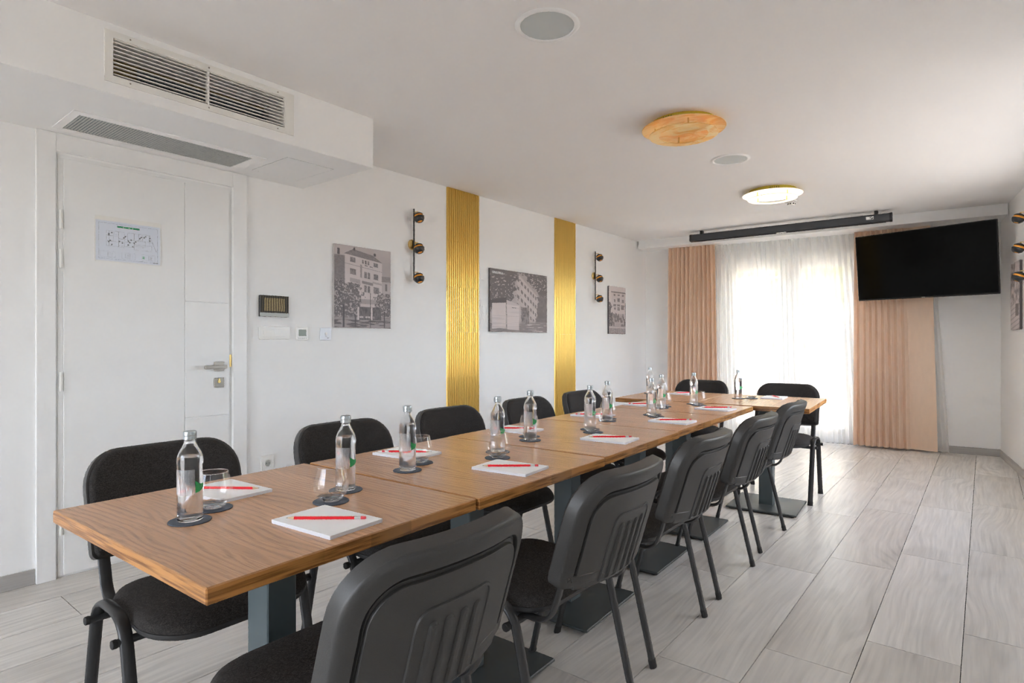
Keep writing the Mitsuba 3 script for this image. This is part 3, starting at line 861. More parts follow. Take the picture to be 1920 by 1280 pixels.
def f_plan(p, n, uv):
    u, w = uv.x, 1 - uv.y
    c = mi.Color3f(0.66, 0.70, 0.78)
    ink = mi.Float(0.0) * u

    def rect(a, b, c_, d, t=0.0022):
        o = box_mask(u, w, a, b, c_, d, 0.0012)
        return o * (1 - box_mask(u, w, a + t * 1.0, b - t * 1.0, c_ + t * 1.4, d - t * 1.4, 0.0012))
    ink = dr.maximum(ink, rect(0.045, 0.955, 0.055, 0.95))
    rooms = [(0.16, 0.20, 0.24, 0.62), (0.16, 0.34, 0.24, 0.36), (0.16, 0.26, 0.36, 0.50), (0.20, 0.34, 0.50, 0.62), (0.27, 0.34, 0.24, 0.32), (0.34, 0.43, 0.24, 0.42), (0.34, 0.43, 0.42, 0.63), (0.435, 0.48, 0.33, 0.41), (0.34, 0.58, 0.48, 0.60), (0.48, 0.58, 0.24, 0.42), (0.58, 0.65, 0.24, 0.42), (0.58, 0.76, 0.42, 0.56), (0.65, 0.71, 0.24, 0.40), (0.71, 0.82, 0.24, 0.42), (0.58, 0.86, 0.52, 0.66), (0.82, 0.88, 0.42, 0.50)]
    for a, b, c_, d in rooms:
        ink = dr.maximum(ink, 0.75 * rect(a, b, c_, d, 0.0025))
    diag = smoothstep(0.004, 0.0, dr.abs((u - 0.82) - 0.28 * (w - 0.24))) * box_mask(u, w, 0.8, 0.98, 0.24, 0.66)
    ink = dr.maximum(ink, diag)
    mk = cell_rand(u * 44, w * 30, 4)
    ink = dr.maximum(ink, smoothstep(0.93, 0.94, mk) * box_mask(u, w, 0.18, 0.86, 0.27, 0.6) * 0.9)
    for a, b in ((0.065, 0.29), (0.39, 0.60), (0.70, 0.91)):
        ink = dr.maximum(ink, 0.5 * rect(a, b, 0.76, 0.91))
        ink = dr.maximum(ink, 0.55 * box_mask(u, w, a + 0.045, b - 0.02, 0.775, 0.90) * smoothstep(0.5, 0.7, noise(u * 160, 1.0)) * smoothstep(0.1, 0.5, dr.sin(w * 190)))
    ink = dr.maximum(ink, box_mask(u, w, 0.88, 0.965, 0.955, 0.965, 0.002))
    c = mix(c, (0.05, 0.05, 0.06), 0.0) * (1 - 0.88 * ink)
    gb = box_mask(u, w, 0.32, 0.665, 0.095, 0.14, 0.002)
    tx_ = box_mask(u, w, 0.40, 0.58, 0.110, 0.126, 0.001) * smoothstep(0.35, 0.5, noise(u * 130, 7.0))
    c = c * (1 - gb) + mi.Color3f(0.02, 0.24, 0.11) * gb * (1 - tx_) + mi.Color3f(0.7, 0.8, 0.7) * gb * tx_
    gs = dr.maximum(box_mask(u, w, 0.71, 0.745, 0.815, 0.835), box_mask(u, w, 0.71, 0.745, 0.85, 0.87))
    return c * (1 - gs) + mi.Color3f(0.02, 0.30, 0.10) * gs


prin('m_plan', proc(f_plan), 0.5)
SG = thing('evacuation_plan', 'framed evacuation plan with a green heading on the door', 'sign')
SM = TR(XL + 0.011, 1.175, 1.697, -90)
put(SG, 'holder', ply(cat(cbox(-0.1555, 0.1555, 0.0, 0.0015, -0.118, 0.118, 0.0005), cbox(-0.1555, 0.1555, 0.0015, 0.004, -0.118, -0.1145), cbox(-0.1555, -0.1535, 0.0015, 0.004, -0.118, 0.09), cbox(0.1535, 0.1555, 0.0015, 0.004, -0.118, 0.09)), 'm_white_plastic'), SM)
q = trimesh.Trimesh(np.array([[0.152, 0.0022, -0.113], [-0.152, 0.0022, -0.113], [-0.152, 0.0022, 0.094], [0.152, 0.0022, 0.094]]), np.array([[0, 1, 2], [0, 2, 3]]), process=False)
put(SG, 'sheet', ply(q, 'm_plan', False, uv=np.array([[0, 0], [1, 0], [1, 1], [0, 1.0]])), SM)

# intercom monitor


def f_screen(p, n, uv):
    u, v = uv.x, uv.y
    x = (u - 0.5) * (0.55 + 1.1 * v)
    s = 0.5 + 0.5 * dr.sin(x / (0.30 + 0.55 * v) * 40 + 2.5 * noise(u * 4, v * 3))
    edge = 1 - box_mask(u, v, 0.14, 0.86, 0.10, 0.86, 0.004)
    return mix((0.10, 0.07, 0.025), (0.36, 0.27, 0.13), smoothstep(0.2, 1.0, s)) * (1 - 0.80 * edge)


prin('m_screen', proc(f_screen), 0.3, spec=0.1)
IC = thing('intercom_monitor', 'wall intercom monitor with a bronze rippled screen above the light switch', 'intercom')
IM = TR(XL, 1.996, 1.390, -90)
put(IC, 'body', ply(cat(cbox(-0.098, 0.098, 0.001, 0.019, -0.067, 0.068, 0.003), cbox(-0.07, 0.07, 0.0, 0.004, -0.05, 0.05)), 'm_black_bezel'), IM)
q = trimesh.Trimesh(np.array([[0.097, 0.0196, -0.042], [-0.097, 0.0196, -0.042], [-0.097, 0.0196, 0.067], [0.097, 0.0196, 0.067]]), np.array([[0, 1, 2], [0, 2, 3]]), process=False)
put(IC, 'screen', ply(q, 'm_screen', False, uv=np.array([[0, 0], [1, 0], [1, 1], [0, 1.0]])), IM)
put(IC, 'lower_strip', ply(cbox(-0.098, 0.098, 0.018, 0.021, -0.067, -0.0425, 0.001), 'm_grille_mesh'), IM)
# switch plate
SW = thing('light_switch', 'wide cream light switch plate with one rocker, under the intercom', 'light switch')
SWM = TR(XL, 2.004, 1.219, -90)
put(SW, 'plate', ply(cushion(densify(round_rect(0.216, 0.085, (0.012,) * 4), 0.02), [(0, 0.004), (0.003, 0.008), (0.02, 0.010), (0.03, 0.0105)], [(0, 0.0), (0.03, 0.0)]).apply_transform(np.array([[-1, 0, 0, 0], [0, 0, 1, 0], [0, 1, 0, 0], [0, 0, 0, 1.0]])), 'm_white_plastic', 40), SWM)
put(SW, 'rocker', ply(moved(cbox(-0.035, 0.035, 0.0095, 0.013, -0.024, 0.021, 0.001), TR(0.045, 0, 0) @ RX(-3)), 'm_white_plastic'), SWM)
put(SW, 'blank', ply(cbox(-0.070, 0.006, 0.0098, 0.0112, -0.022, 0.022, 0.0006), 'm_white_plastic'), SWM)
# thermostat
TH = thing('thermostat', 'small white room thermostat with a dark display, right of the light switch', 'thermostat')
TM = TR(XL, 2.196, 1.217, -90)
put(TH, 'body', ply(cbox(-0.043, 0.043, 0.0, 0.014, -0.043, 0.043, 0.003), 'm_white_plastic'), TM)
put(TH, 'display', ply(cbox(-0.028, 0.028, 0.0135, 0.0146, -0.016, 0.028), 'm_lcd'), TM)
bt = ply(cbox(-0.004, 0.004, 0.0138, 0.0146, -0.003, 0.003), 'm_grille_mesh')
for i in range(5):
    put(TH, 'button', bt, TM @ TR(-0.028 + 0.014 * i, 0, -0.030))
# key card / alarm plate
AC = thing('wall_button', 'square bluish-white wall plate with a small button, below the tall canvas print', 'wall switch')
AM = TR(XL, 2.380, 1.216, -90)
put(AC, 'plate', ply(cbox(-0.044, 0.044, 0.0, 0.010, -0.043, 0.043, 0.003), 'm_cool_plastic'), AM)
put(AC, 'button', ply(moved(lathe([(0, 0), (0.010, 0), (0.010, 0.003), (0.008, 0.0045), (0, 0.005)], 18), TR(0, 0.0098, 0.003) @ RX(-90)), 'm_white_plastic', 30), AM)
put(AC, 'mark', ply(cat(cbox(-0.008, 0.008, 0.0098, 0.0106, -0.016, -0.013), cbox(-0.020, -0.006, 0.0098, 0.0106, -0.028, -0.024)), 'm_text_grey'), AM)
# wall socket
SO = thing('wall_socket', 'white wall socket low on the wall between the first two left chairs', 'socket')
SOM = TR(XL, 1.955, 0.392, -90)
put(SO, 'plate', ply(cat(cbox(-0.044, 0.044, 0.0, 0.009, -0.051, 0.051, 0.003)), 'm_white_plastic'), SOM)
put(SO, 'ring', ply(moved(lathe([(0.020, 0.0), (0.020, 0.004), (0.025, 0.004), (0.025, 0.0)], 28), TR(0, 0.0088, 0) @ RX(-90)), 'm_white_plastic', 30), SOM)
put(SO, 'insert', ply(cat(moved(trimesh.creation.cylinder(0.020, 0.001, sections=24), TR(0, 0.0095, 0) @ RX(90))), 'm_grille_mesh', 30), SOM)
put(SO, 'pin_hole', ply(cat(moved(trimesh.creation.cylinder(0.003, 0.001, sections=12), TR(0.009, 0.0103, 0) @ RX(90)), moved(trimesh.creation.cylinder(0.003, 0.001, sections=12), TR(-0.009, 0.0103, 0) @ RX(90))), 'm_dark_void', 30), SOM)

# ------------------------------------------------------------------ ceiling things


def speaker(x, y, label):
    k = thing('ceiling_speaker', label, 'speaker', 'round ceiling speakers')
    put(k, 'rim', ply(lathe([(0.112, H - 0.001), (0.113, H - 0.005), (0.120, H - 0.008), (0.130, H - 0.006), (0.1355, H)], 56), 'm_white_paint', 40), TR(x, y))
    put(k, 'grille', ply(lathe([(0, H - 0.004), (0.09, H - 0.0035), (0.112, H - 0.002), (0.1125, H)], 56), 'm_speaker', 40), TR(x, y))


prin('m_speaker', (0.50, 0.53, 0.52), 0.7)
speaker(-1.419, 2.006, 'round white ceiling speaker nearest the camera')
speaker(-1.430, 4.305, 'round white ceiling speaker between the two ceiling lamps')


def lamp(x, y, label, matn, emit, mount_rot=0):
    k = thing('ceiling_lamp', label, 'ceiling lamp', 'ringed ceiling lamps')
    M = TR(x, y, 0, mount_rot)
    em = {'emitter': {'type': 'area', 'radiance': rgb(*emit)}} if emit else {}
    put(k, 'drum', ply(lathe([(0, H - 0.027), (0.188, H - 0.027), (0.190, H - 0.025), (0.190, H)], 64), 'm_drum_gold', 30), M)
    sl = ply(cat(*[moved(cbox(-0.002, 0.002, 0.189, 0.1915, H - 0.021, H - 0.008), TR(0, 0, 0, a + 5 * i)) for a in (25, 150, 268) for i in range(5)]), 'm_dark_void')
    put(k, 'vent_slots', sl, M)
    d_ = put(k, 'disc', ply(lathe([(0.10, H - 0.0292), (0.17, H - 0.0292), (0.215, H - 0.0312), (0.2435, H - 0.0382), (0.2440, H - 0.0355), (0.215, H - 0.0285), (0, H - 0.0275)], 72), matn, 40), M)
    put(d_, 'lower_face', ply(lathe([(0, H - 0.030), (0.17, H - 0.030), (0.215, H - 0.032), (0.2425, H - 0.039)], 72), matn, 40, **em), M)
    g_ = put(k, 'ring', ply(lathe([(0.1435, H - 0.0735), (0.1435, H - 0.070), (0.2005, H - 0.070), (0.2005, H - 0.0735)][::-1], 72), matn, 30), M)
    put(g_, 'lower_face', ply(lathe([(0.1435, H - 0.074), (0.2005, H - 0.074)], 72), matn, 30, **em), M)
    post = ply(trimesh.creation.cylinder(0.0045, 0.042, sections=10), 'm_brass', 30)
    for a in (20, 110, 200, 290):
        put(k, 'post', post, M @ TR(0, 0, 0, a) @ TR(0.165, 0, H - 0.0510))


lamp(-1.413, 3.413, 'amber ringed ceiling lamp nearer the camera', 'm_amber', None, 12)
lamp(-1.440, 5.420, 'bright ringed ceiling lamp farther away beside the smoke detector', 'm_amber_lit', tuple(LAMP_LIT * v for v in (0.32, 0.26, 0.17)), 40)
SDM = TR(-1.405, 5.925, 0)
SD = thing('smoke_detector', 'small white smoke detector on the ceiling behind the far lamp', 'smoke detector')
put(SD, 'base', ply(lathe([(0, H - 0.022), (0.050, H - 0.022), (0.053, H - 0.018), (0.053, H)], 36), 'm_white_plastic', 40), SDM)
put(SD, 'sensor', ply(lathe([(0, H - 0.046), (0.024, H - 0.045), (0.031, H - 0.040), (0.034, H - 0.022)], 36), 'm_white_plastic', 40), SDM)
put(SD, 'vent', ply(cat(*[moved(cbox(0.030, 0.0345, -0.006, 0.006, H - 0.036, H - 0.027), TR(0, 0, 0, a)) for a in range(0, 360, 45)]), 'm_dark_void'), SDM)

# ------------------------------------------------------------------ projection screen case
PS = thing('projection_screen', 'long black rolled-up projection screen case in front of the cornice', 'projection screen')
PSM = TR(-1.735, 6.905, 0, 1.7)
prof = round_rect(0.082, 0.080, (0.020, 0.012, 0.012, 0.020), 6)
cs = trimesh.creation.extrude_polygon(Polygon(prof), 2.00, engine='earcut')
cs = moved(cs, np.array([[0, 0, 1, -1.00], [1, 0, 0, 0], [0, 1, 0, 2.402], [0, 0, 0, 1.0]]))
put(PS, 'case', ply(cs, 'm_case', 40), PSM)
capm = trimesh.creation.extrude_polygon(Polygon(round_rect(0.088, 0.086, (0.022, 0.014, 0.014, 0.022), 6)), 0.022, engine='earcut')
capp = ply(moved(capm, np.array([[0, 0, 1, 0], [1, 0, 0, 0], [0, 1, 0, 2.402], [0, 0, 0, 1.0]])), 'm_black_bezel', 40)
put(PS, 'end_cap', capp, PSM @ TR(-1.021))
put(PS, 'end_cap', capp, PSM @ TR(1.0))
put(PS, 'weight_bar', ply(cbox(-0.97, 0.97, -0.024, -0.008, 2.350, 2.362, 0.003), 'm_black_bezel'), PSM)
put(PS, 'pull_tab', ply(cbox(-0.05, 0.05, -0.030, -0.022, 2.3505, 2.360, 0.002), 'm_white_plastic'), PSM)
put(PS, 'bracket', ply(cbox(-0.9, -0.87, -0.03, 0.03, 2.441, H, 0.002), 'm_black_bezel'), PSM)
put(PS, 'bracket', ply(cbox(0.87, 0.9, -0.03, 0.03, 2.441, H, 0.002), 'm_black_bezel'), PSM)
mk = cat(cbox(0.800, 0.832, -0.0425, -0.0410, 2.392, 2.421), cbox(0.832, 0.865, -0.0425, -0.0410, 2.417, 2.421), cbox(0.832, 0.865, -0.0425, -0.0410, 2.392, 2.395), cbox(0.862, 0.866, -0.0425, -0.0410, 2.392, 2.421), moved(cbox(-0.018, 0.018, -0.0425, -0.0410, -0.003, 0.003), TR(0.846, 0, 2.408) @ RY(-25)))
put(PS, 'logo_label', ply(mk, 'm_paper'), PSM)

# ------------------------------------------------------------------ television
TV = thing('television', 'large black flat television angled on a wall arm in front of the right curtain', 'television')
TVM = TR(-0.485, 7.115, 1.940, -14.8) @ RX(7)
W_, H_ = 1.212, 0.684
put(TV, 'bezel', ply(cat(cbox(-W_ / 2, W_ / 2, 0.0, 0.028, -H_ / 2, H_ / 2, 0.004), cbox(-W_ / 2 + 0.12, W_ / 2 - 0.12, 0.028, 0.055, -H_ / 2 + 0.08, H_ / 2 - 0.12, 0.01)), 'm_black_bezel'), TVM)
put(TV, 'screen', ply(cbox(-W_ / 2 + 0.007, W_ / 2 - 0.007, -0.0015, 0.001, -H_ / 2 + 0.014, H_ / 2 - 0.007), 'm_black_gloss'), TVM)
put(TV, 'logo', ply(cbox(-0.016, 0.016, -0.003, 0.0, -H_ / 2 + 0.004, -H_ / 2 + 0.009), 'm_grille_mesh'), TVM)
put(TV, 'mount_arm', ply(cat(cbox(-0.1, 0.1, 0.055, 0.065, -0.1, 0.1, 0.003), cbox(-0.02, 0.02, 0.06, 0.36, -0.03, 0.03, 0.004)), 'm_black_metal'), TVM)

# ------------------------------------------------------------------ curtains


def drape(nodes_t, nodes_b, zt, zb, off, amp_t, amp_b, seed, nz=26, per=7, flare=0.0):
    """a folded cloth sheet; nodes are the fold lines along the wall at the top and at the bottom, fold direction alternates"""
    r = np.random.default_rng(seed)
    n = len(nodes_t)
    at = amp_t * r.uniform(0.6, 1.25, n)
    ab = amp_b * r.uniform(0.6, 1.25, n)
    ph = r.uniform(-1, 1, (n, 2))
    sgn = np.where(np.arange(n) % 2 == 0, 1, -1)
    V_, F_ = [], []
    cols = (n - 1) * per + 1
    for iz in range(nz + 1):
        t = iz / nz
        z = zt + (zb - zt) * t
        e = t ** 0.8
        s_n = np.array(nodes_t) * (1 - e) + np.array(nodes_b) * e + 0.0015 * np.sin(3.5 * t + ph[:, 0] * 3) * min(1, 4 * t)
        o_n = off + sgn * (at * (1 - t) + ab * t) + 0.004 * np.sin(4 * t + ph[:, 1] * 3) * t + flare * t
        for i in range(n - 1):
            for k in range(per if i < n - 2 else per + 1):
                f = k / per
                g = 0.5 - 0.5 * math.cos(math.pi * f)
                ss = s_n[i] + (s_n[i + 1] - s_n[i]) * (f * 0.55 + g * 0.45)
                V_.append((LF - ss, o_n[i] + (o_n[i + 1] - o_n[i]) * g, z))
    for iz in range(nz):
        for i in range(cols - 1):
            a, b, c, d = iz * cols + i, iz * cols + i + 1, (iz + 1) * cols + i + 1, (iz + 1) * cols + i
            F_ += [(a, b, c), (a, c, d)]
    return moved(trimesh.Trimesh(np.array(V_), np.array(F_), process=False), MF)


def fold_nodes(a, b, n, seed, j=0.3):
    r = np.random.default_rng(seed)
    w = 1 + j * r.uniform(-1, 1, n)
    return a + (b - a) * np.concatenate([[0], np.cumsum(w) / w.sum()])


CZ = 2.371
CL = thing('curtain', 'beige drawn-back curtain left of the sheer, next to the left wall', 'curtain', 'beige curtains')
put(CL, 'panel', ply(drape(fold_nodes(0.365, 0.945, 22, 1), fold_nodes(0.345, 0.985, 22, 2), CZ, 0.03, 0.145, 0.026, 0.036, 7), 'm_curtain', True))
nt = np.concatenate([fold_nodes(2.440, 2.90, 17, 3), [3.125]])
nb = np.concatenate([fold_nodes(2.432, 2.96, 17, 4), [3.185]])
CRT = thing('curtain', 'beige drawn-back curtain right of the sheer, behind the television', 'curtain', 'beige curtains')
put(CRT, 'panel', ply(drape(nt, nb, CZ, 0.025, 0.150, 0.022, 0.036, 8), 'm_curtain', True))
SHK = thing('sheer_curtain', 'white translucent sheer curtain hung across the balcony door', 'sheer curtain')
put(SHK, 'panel', ply(drape(fold_nodes(0.90, 3.12, 84, 5, 0.5), fold_nodes(0.93, 3.29, 84, 6, 0.5), CZ, 0.012, 0.060, 0.012, 0.024, 9, 22, 5), 'm_sheer', True))

# ------------------------------------------------------------------ tables


TZ, TT = 0.750, 0.031
foot_ply = ply(lathe([(0, 0), (0.016, 0), (0.017, 0.003), (0.017, 0.008), (0, 0.008)], 16), 'm_rubber', 30)


def table(cx, cy, rot, wx, wy, colx, coly, label, along_x, plate=0.45):
    k = thing('table', label, 'table', 'oak tables pushed together into a T')
    M = TR(cx, cy, 0, rot)
    mn = f'm_oak_{len([q for q in scene if q.startswith("m_oak")]) + 1}'
    prin(mn, proc(f_table(math.radians(rot), cx, cy, along_x)), 0.27, spec=0.5)
    put(k, 'tabletop', ply(cbox(-wx / 2, wx / 2, -wy / 2, wy / 2, TZ - TT, TZ, 0.0025), mn), M)
    MC = TR(colx, coly, 0, rot)
    put(k, 'column', ply(cbox(-0.046, 0.046, -0.040, 0.040, 0.018, TZ - TT - 0.005, 0.003), 'm_column'), MC)
    put(k, 'top_plate', ply(cbox(-0.17, 0.17, -0.17, 0.17, TZ - TT - 0.006, TZ - TT - 0.0005, 0.001), 'm_base_plate'), MC)
    put(k, 'base_plate', ply(cbox(-plate / 2, plate / 2, -plate / 2, plate / 2, 0.008, 0.020, 0.003), 'm_base_plate'), MC)
    for sx in (-1, 1):
        for sy in (-1, 1):
            put(k, 'foot', foot_ply, MC @ TR(sx * (plate / 2 - 0.03), sy * (plate / 2 - 0.03)))


ORD = ('first', 'second', 'third', 'fourth', 'fifth')
tabs = [((-1.0335 - 0.383, 0.791), 2.0, 0.766, 0.704), ((-1.049 - 0.382, 1.4975), 1.4, 0.764, 0.690), ((-1.0865 + 0.006 - 0.382, 2.219), 2.4, 0.764, 0.738), ((-1.1195 - 0.376, 2.948), 1.9, 0.752, 0.706), ((-1.1415 - 0.36, 3.598), 2.0, 0.72, 0.582)]
for i, ((cx, cy), rot, wx, wy) in enumerate(tabs):
    table(cx, cy, rot, wx, wy, cx - 0.0, cy + (0.0, 0.035, 0.005, 0.0, 0.0)[i], f'oak table with a steel column, {ORD[i]} of the long row from the camera', True)
table(-1.216, 4.350, 4.0, 0.70, 0.805, -1.205, 4.396, 'oak cross table on the right at the far end, its right corner free', False)
table(-1.866, 4.306, 4.0, 0.590, 0.805, -1.868, 4.31, 'oak cross table on the left at the far end', False)

# ------------------------------------------------------------------ chairs


def bend(m, sag=0.042, lean=17.0, y0=-0.240, z0=0.664):
    """flat back (x across, y up, z = towards the front) onto the curved leaning backrest"""
    v = m.vertices.copy()
    a, b, t = v[:, 0], v[:, 1], v[:, 2]
    d = t + sag * (a / 0.24) ** 2 - sag * 0.25
    L = math.radians(lean)
    out = np.column_stack([a * (1 - 0.06 * (a / 0.24) ** 2), y0 + d * math.cos(L) - (b + 0.15) * math.sin(L), z0 + b * math.cos(L) + d * math.sin(L)])
    m = m.copy()
    m.vertices = out
    return m


back_out = densify(round_rect(0.500, 0.318, (0.022, 0.022, 0.115, 0.115), 10), 0.012)
back_out[:, 1] += 0.002 + 0.010 * (1 - (back_out[:, 0] / 0.24) ** 2) * (back_out[:, 1] > 0)
pad_out = back_out * [0.965, 0.965]
CH = {}
CH['backrest'] = ply(bend(cushion(pad_out, [(0, 0.006), (0.003, 0.013), (0.009, 0.020), (0.022, 0.026), (0.05, 0.029), (0.09, 0.030), (0.12, 0.030)], [(0, 0.002), (0.05, 0.002), (0.1, 0.002)])), 'm_fabric', 60)
CH['back_shell'] = ply(bend(cushion(back_out, [(0, 0.003), (0.004, 0.005), (0.1, 0.005)],
                                    [(0, -0.026), (0.002, -0.0305), (0.006, -0.0340), (0.013, -0.0362), (0.022, -0.037), (0.040, -0.037), (0.0425, -0.0345), (0.0440, -0.026), (0.0500, -0.025), (0.0515, -0.0300), (0.08, -0.0305), (0.12, -0.0305), (0.14, -0.0305)])), 'm_shell', 35)
pw_ = densify(round_rect(0.394, 0.264, (0.004, 0.004, 0.070, 0.070), 8), 0.012)
pw_[:, 1] += 0.008 * (1 - (pw_[:, 0] / 0.2) ** 2) * (pw_[:, 1] > 0)
pwm = cushion(pw_, [(0, -0.02), (0.05, -0.02), (0.1, -0.02)], [(0, -0.0350), (0.0015, -0.0368), (0.05, -0.0372), (0.1, -0.0372), (0.14, -0.0372)])
pwm.apply_translation([0, -0.0265, 0])
CH['inner_panel'] = ply(bend(pwm), 'm_shell', 35)
rp = densify(round_rect(0.200, 0.205, (0.004, 0.004, 0.034, 0.034), 6), 0.012)
rpm = cushion(rp, [(0, -0.03), (0.03, -0.03), (0.06, -0.03)], [(0, -0.0370), (0.0015, -0.0405), (0.004, -0.0412), (0.0065, -0.0405), (0.008, -0.0382), (0.03, -0.0382), (0.06, -0.0382), (0.08, -0.0382)])
rpm.apply_translation([0, -0.050, 0])
CH['rib_panel'] = ply(bend(rpm), 'm_shell', 35)
ribs = []
for x in (-0.058, -0.0195, 0.0195, 0.058):
    ro = densify(round_rect(0.021, 0.165, (0.004, 0.004, 0.010, 0.010), 5), 0.015)
    rm = cushion(ro, [(0, -0.034), (0.004, -0.034), (0.008, -0.034)], [(0, -0.0375), (0.0015, -0.0415), (0.004, -0.0440), (0.008, -0.0446)])
    rm.apply_translation([x, -0.062, 0])
    ribs.append(ply(bend(rm), 'm_shell', 40))
so = densify(round_rect(0.455, 0.420, (0.10, 0.10, 0.13, 0.13), 9), 0.014)
so[:, 0] *= 1 + 0.04 * (so[:, 1] / 0.21)
seat = cushion(so, [(0, 0.428), (0.004, 0.441), (0.012, 0.451), (0.028, 0.459), (0.06, 0.466), (0.11, 0.469), (0.16, 0.468), (0.2, 0.467)], [(0, 0.420), (0.02, 0.418), (0.1, 0.418)])
sv = seat.vertices.copy()
sv[:, 2] -= 0.012 * np.clip((sv[:, 1] - 0.06) / 0.15, 0, 1) ** 2 + 0.004 * (1 - (sv[:, 0] / 0.23) ** 2) * np.clip(1 - np.abs(sv[:, 1] + 0.03) / 0.2, 0, 1) * (sv[:, 2] > 0.455)
seat.vertices = sv
seat.apply_translation([0, 0.045, 0])
CH['seat'] = ply(seat, 'm_fabric', 60)
su = cushion(so * 1.008, [(0, 0.429), (0.003, 0.430), (0.1, 0.430)], [(0, 0.420), (0.004, 0.414), (0.02, 0.407), (0.05, 0.402), (0.1, 0.400), (0.2, 0.400)])
sv = su.vertices.copy()
sv[:, 2] -= 0.012 * np.clip((sv[:, 1] - 0.06) / 0.15, 0, 1) ** 2
su.vertices = sv
su.apply_translation([0, 0.045, 0])
CH['seat_shell'] = ply(su, 'm_shell_under', 50)
side_frames, caps_, cross_, sup_ = [], [], [], []
for sx in (-1, 1):
    x = sx * 0.249
    path = bez([(x, -0.205, 0.012), (x, -0.098, 0.452), (x, 0.098, 0.452), (x, 0.205, 0.012)], 14, 0.075)
    side_frames.append(ply(sweep(path, 0.0165, 0.0100, [1, 0, 0], 18), 'm_frame', 40))
    for sy in (-1, 1):
        caps_.append((sx, sweep([(x, sy * 0.2075, 0.0), (x, sy * 0.2055, 0.010), (x, sy * 0.2005, 0.028)], 0.0180, 0.0118, [1, 0, 0], 14)))
caps_ = [(sx, ply(m, 'm_rubber', 40)) for sx, m in caps_]
for y in (-0.100, 0.106):
    cross_.append(ply(sweep([(-0.272, y, 0.396), (0, y, 0.396), (0.272, y, 0.396)], 0.0105, 0.0105, [0, 1, 0], 14), 'm_frame', 40))
    for sx in (-1, 1):
        cross_.append(ply(moved(lathe([(0, 0), (0.0115, 0), (0.0115, 0.010), (0.0095, 0.012), (0, 0.012)], 16), TR(sx * 0.270, y, 0.396) @ RY(90 * sx)), 'm_rubber', 40))
for sx in (-1, 1):
    x = sx * 0.198
    sup_.append(ply(sweep(bez([(x, -0.243, 0.575), (x, -0.222, 0.50), (x, -0.190, 0.404), (x * 0.92, 0.02, 0.398)], 12, (0.03, 0.08)), 0.0165, 0.0065, [1, 0, 0], 14), 'm_frame', 40))


def chair(x, y, rot, label, group):
    """rot: 0 faces +y"""
    k = thing('chair', label, 'chair', group)
    M = TR(x, y, 0, rot)
    put(k, 'seat', CH['seat'], M)
    put(k, 'seat_shell', CH['seat_shell'], M)
    put(k, 'backrest', CH['backrest'], M)
    bs = put(k, 'back_shell', CH['back_shell'], M, label='grey moulded plastic back shell')
    put(bs, 'inner_panel', CH['inner_panel'], M)
    put(bs, 'rib_panel', CH['rib_panel'], M)
    for r in ribs:
        put(bs, 'rib', r, M)
    for i, sx in enumerate((-1, 1)):
        f = put(k, 'side_frame', side_frames[i], M)
        for s, c in caps_:
            if s == sx:
                put(f, 'foot_cap', c, M)
    for i in (0, 3):
        cb = put(k, 'crossbar', cross_[i], M)
        put(cb, 'end_cap', cross_[i + 1], M)
        put(cb, 'end_cap', cross_[i + 2], M)
    for s in sup_:
        put(k, 'back_support', s, M)


GL, GR, GF = 'black chairs on the left side of the tables', 'black chairs on the right side of the tables', 'black chairs at the far end of the tables'
left = [(-1.83, 0.812, -90), (-1.815, 1.500, -90), (-1.85, 2.165, -90), (-1.85, 2.83, -90), (-1.86, 3.47, -90)]
for i, (x, y, r) in enumerate(left):
    chair(x, y, r, f'black fabric chair facing right, {ORD[i]} from the camera on the left side', GL)
right = [(-1.095, 0.788, 90), (-1.105, 1.505, 90), (-1.132, 2.212, 90), (-1.145, 2.921, 90), (-1.172, 3.646, 90)]
for i, (x, y, r) in enumerate(right):
    chair(x, y, r, f'black chair with ribbed grey back, {ORD[i]} from the camera on the right side', GR)
chair(-1.222, 4.79, 182, 'black chair facing the camera at the far end, before the sheer curtain', GF)
chair(-1.93, 4.80, 182, 'black chair facing the camera at the far end, before the beige curtain', GF)

# ------------------------------------------------------------------ things on the tables
TC_ = 0.0028
coaster_ply = ply(lathe([(0, 0), (0.0445, 0), (0.0455, 0.0008), (0.0455, 0.002), (0.0447, 0.0028), (0, 0.0028)], 48), 'm_coaster', 30)
# bottle
bo = [(0, 0.0012), (0.018, 0.0), (0.0245, 0.0), (0.0268, 0.0022), (0.0275, 0.006), (0.0275, 0.032), (0.0268, 0.0345), (0.0268, 0.126), (0.0275, 0.130), (0.0279, 0.136), (0.0272, 0.144)]
for t in np.linspace(0, 1, 9)[1:]:
    bo.append((0.0272 * (1 - t) ** 3 + 3 * 0.0262 * t * (1 - t) ** 2 + 3 * 0.0135 * t * t * (1 - t) + 0.0125 * t ** 3, 0.144 + 0.036 * (1 - (1 - t) ** 1.15)))
bo += [(0.0125, 0.190), (0.0118, 0.196)]
WL = 0.1475
inner = [(max(r - 0.0024, 0.0), z) for r, z in bo if 0.006 < z < 0.196]


def r_in(z):
    rr, zz = zip(*inner)
    return float(np.interp(z, zz, rr))


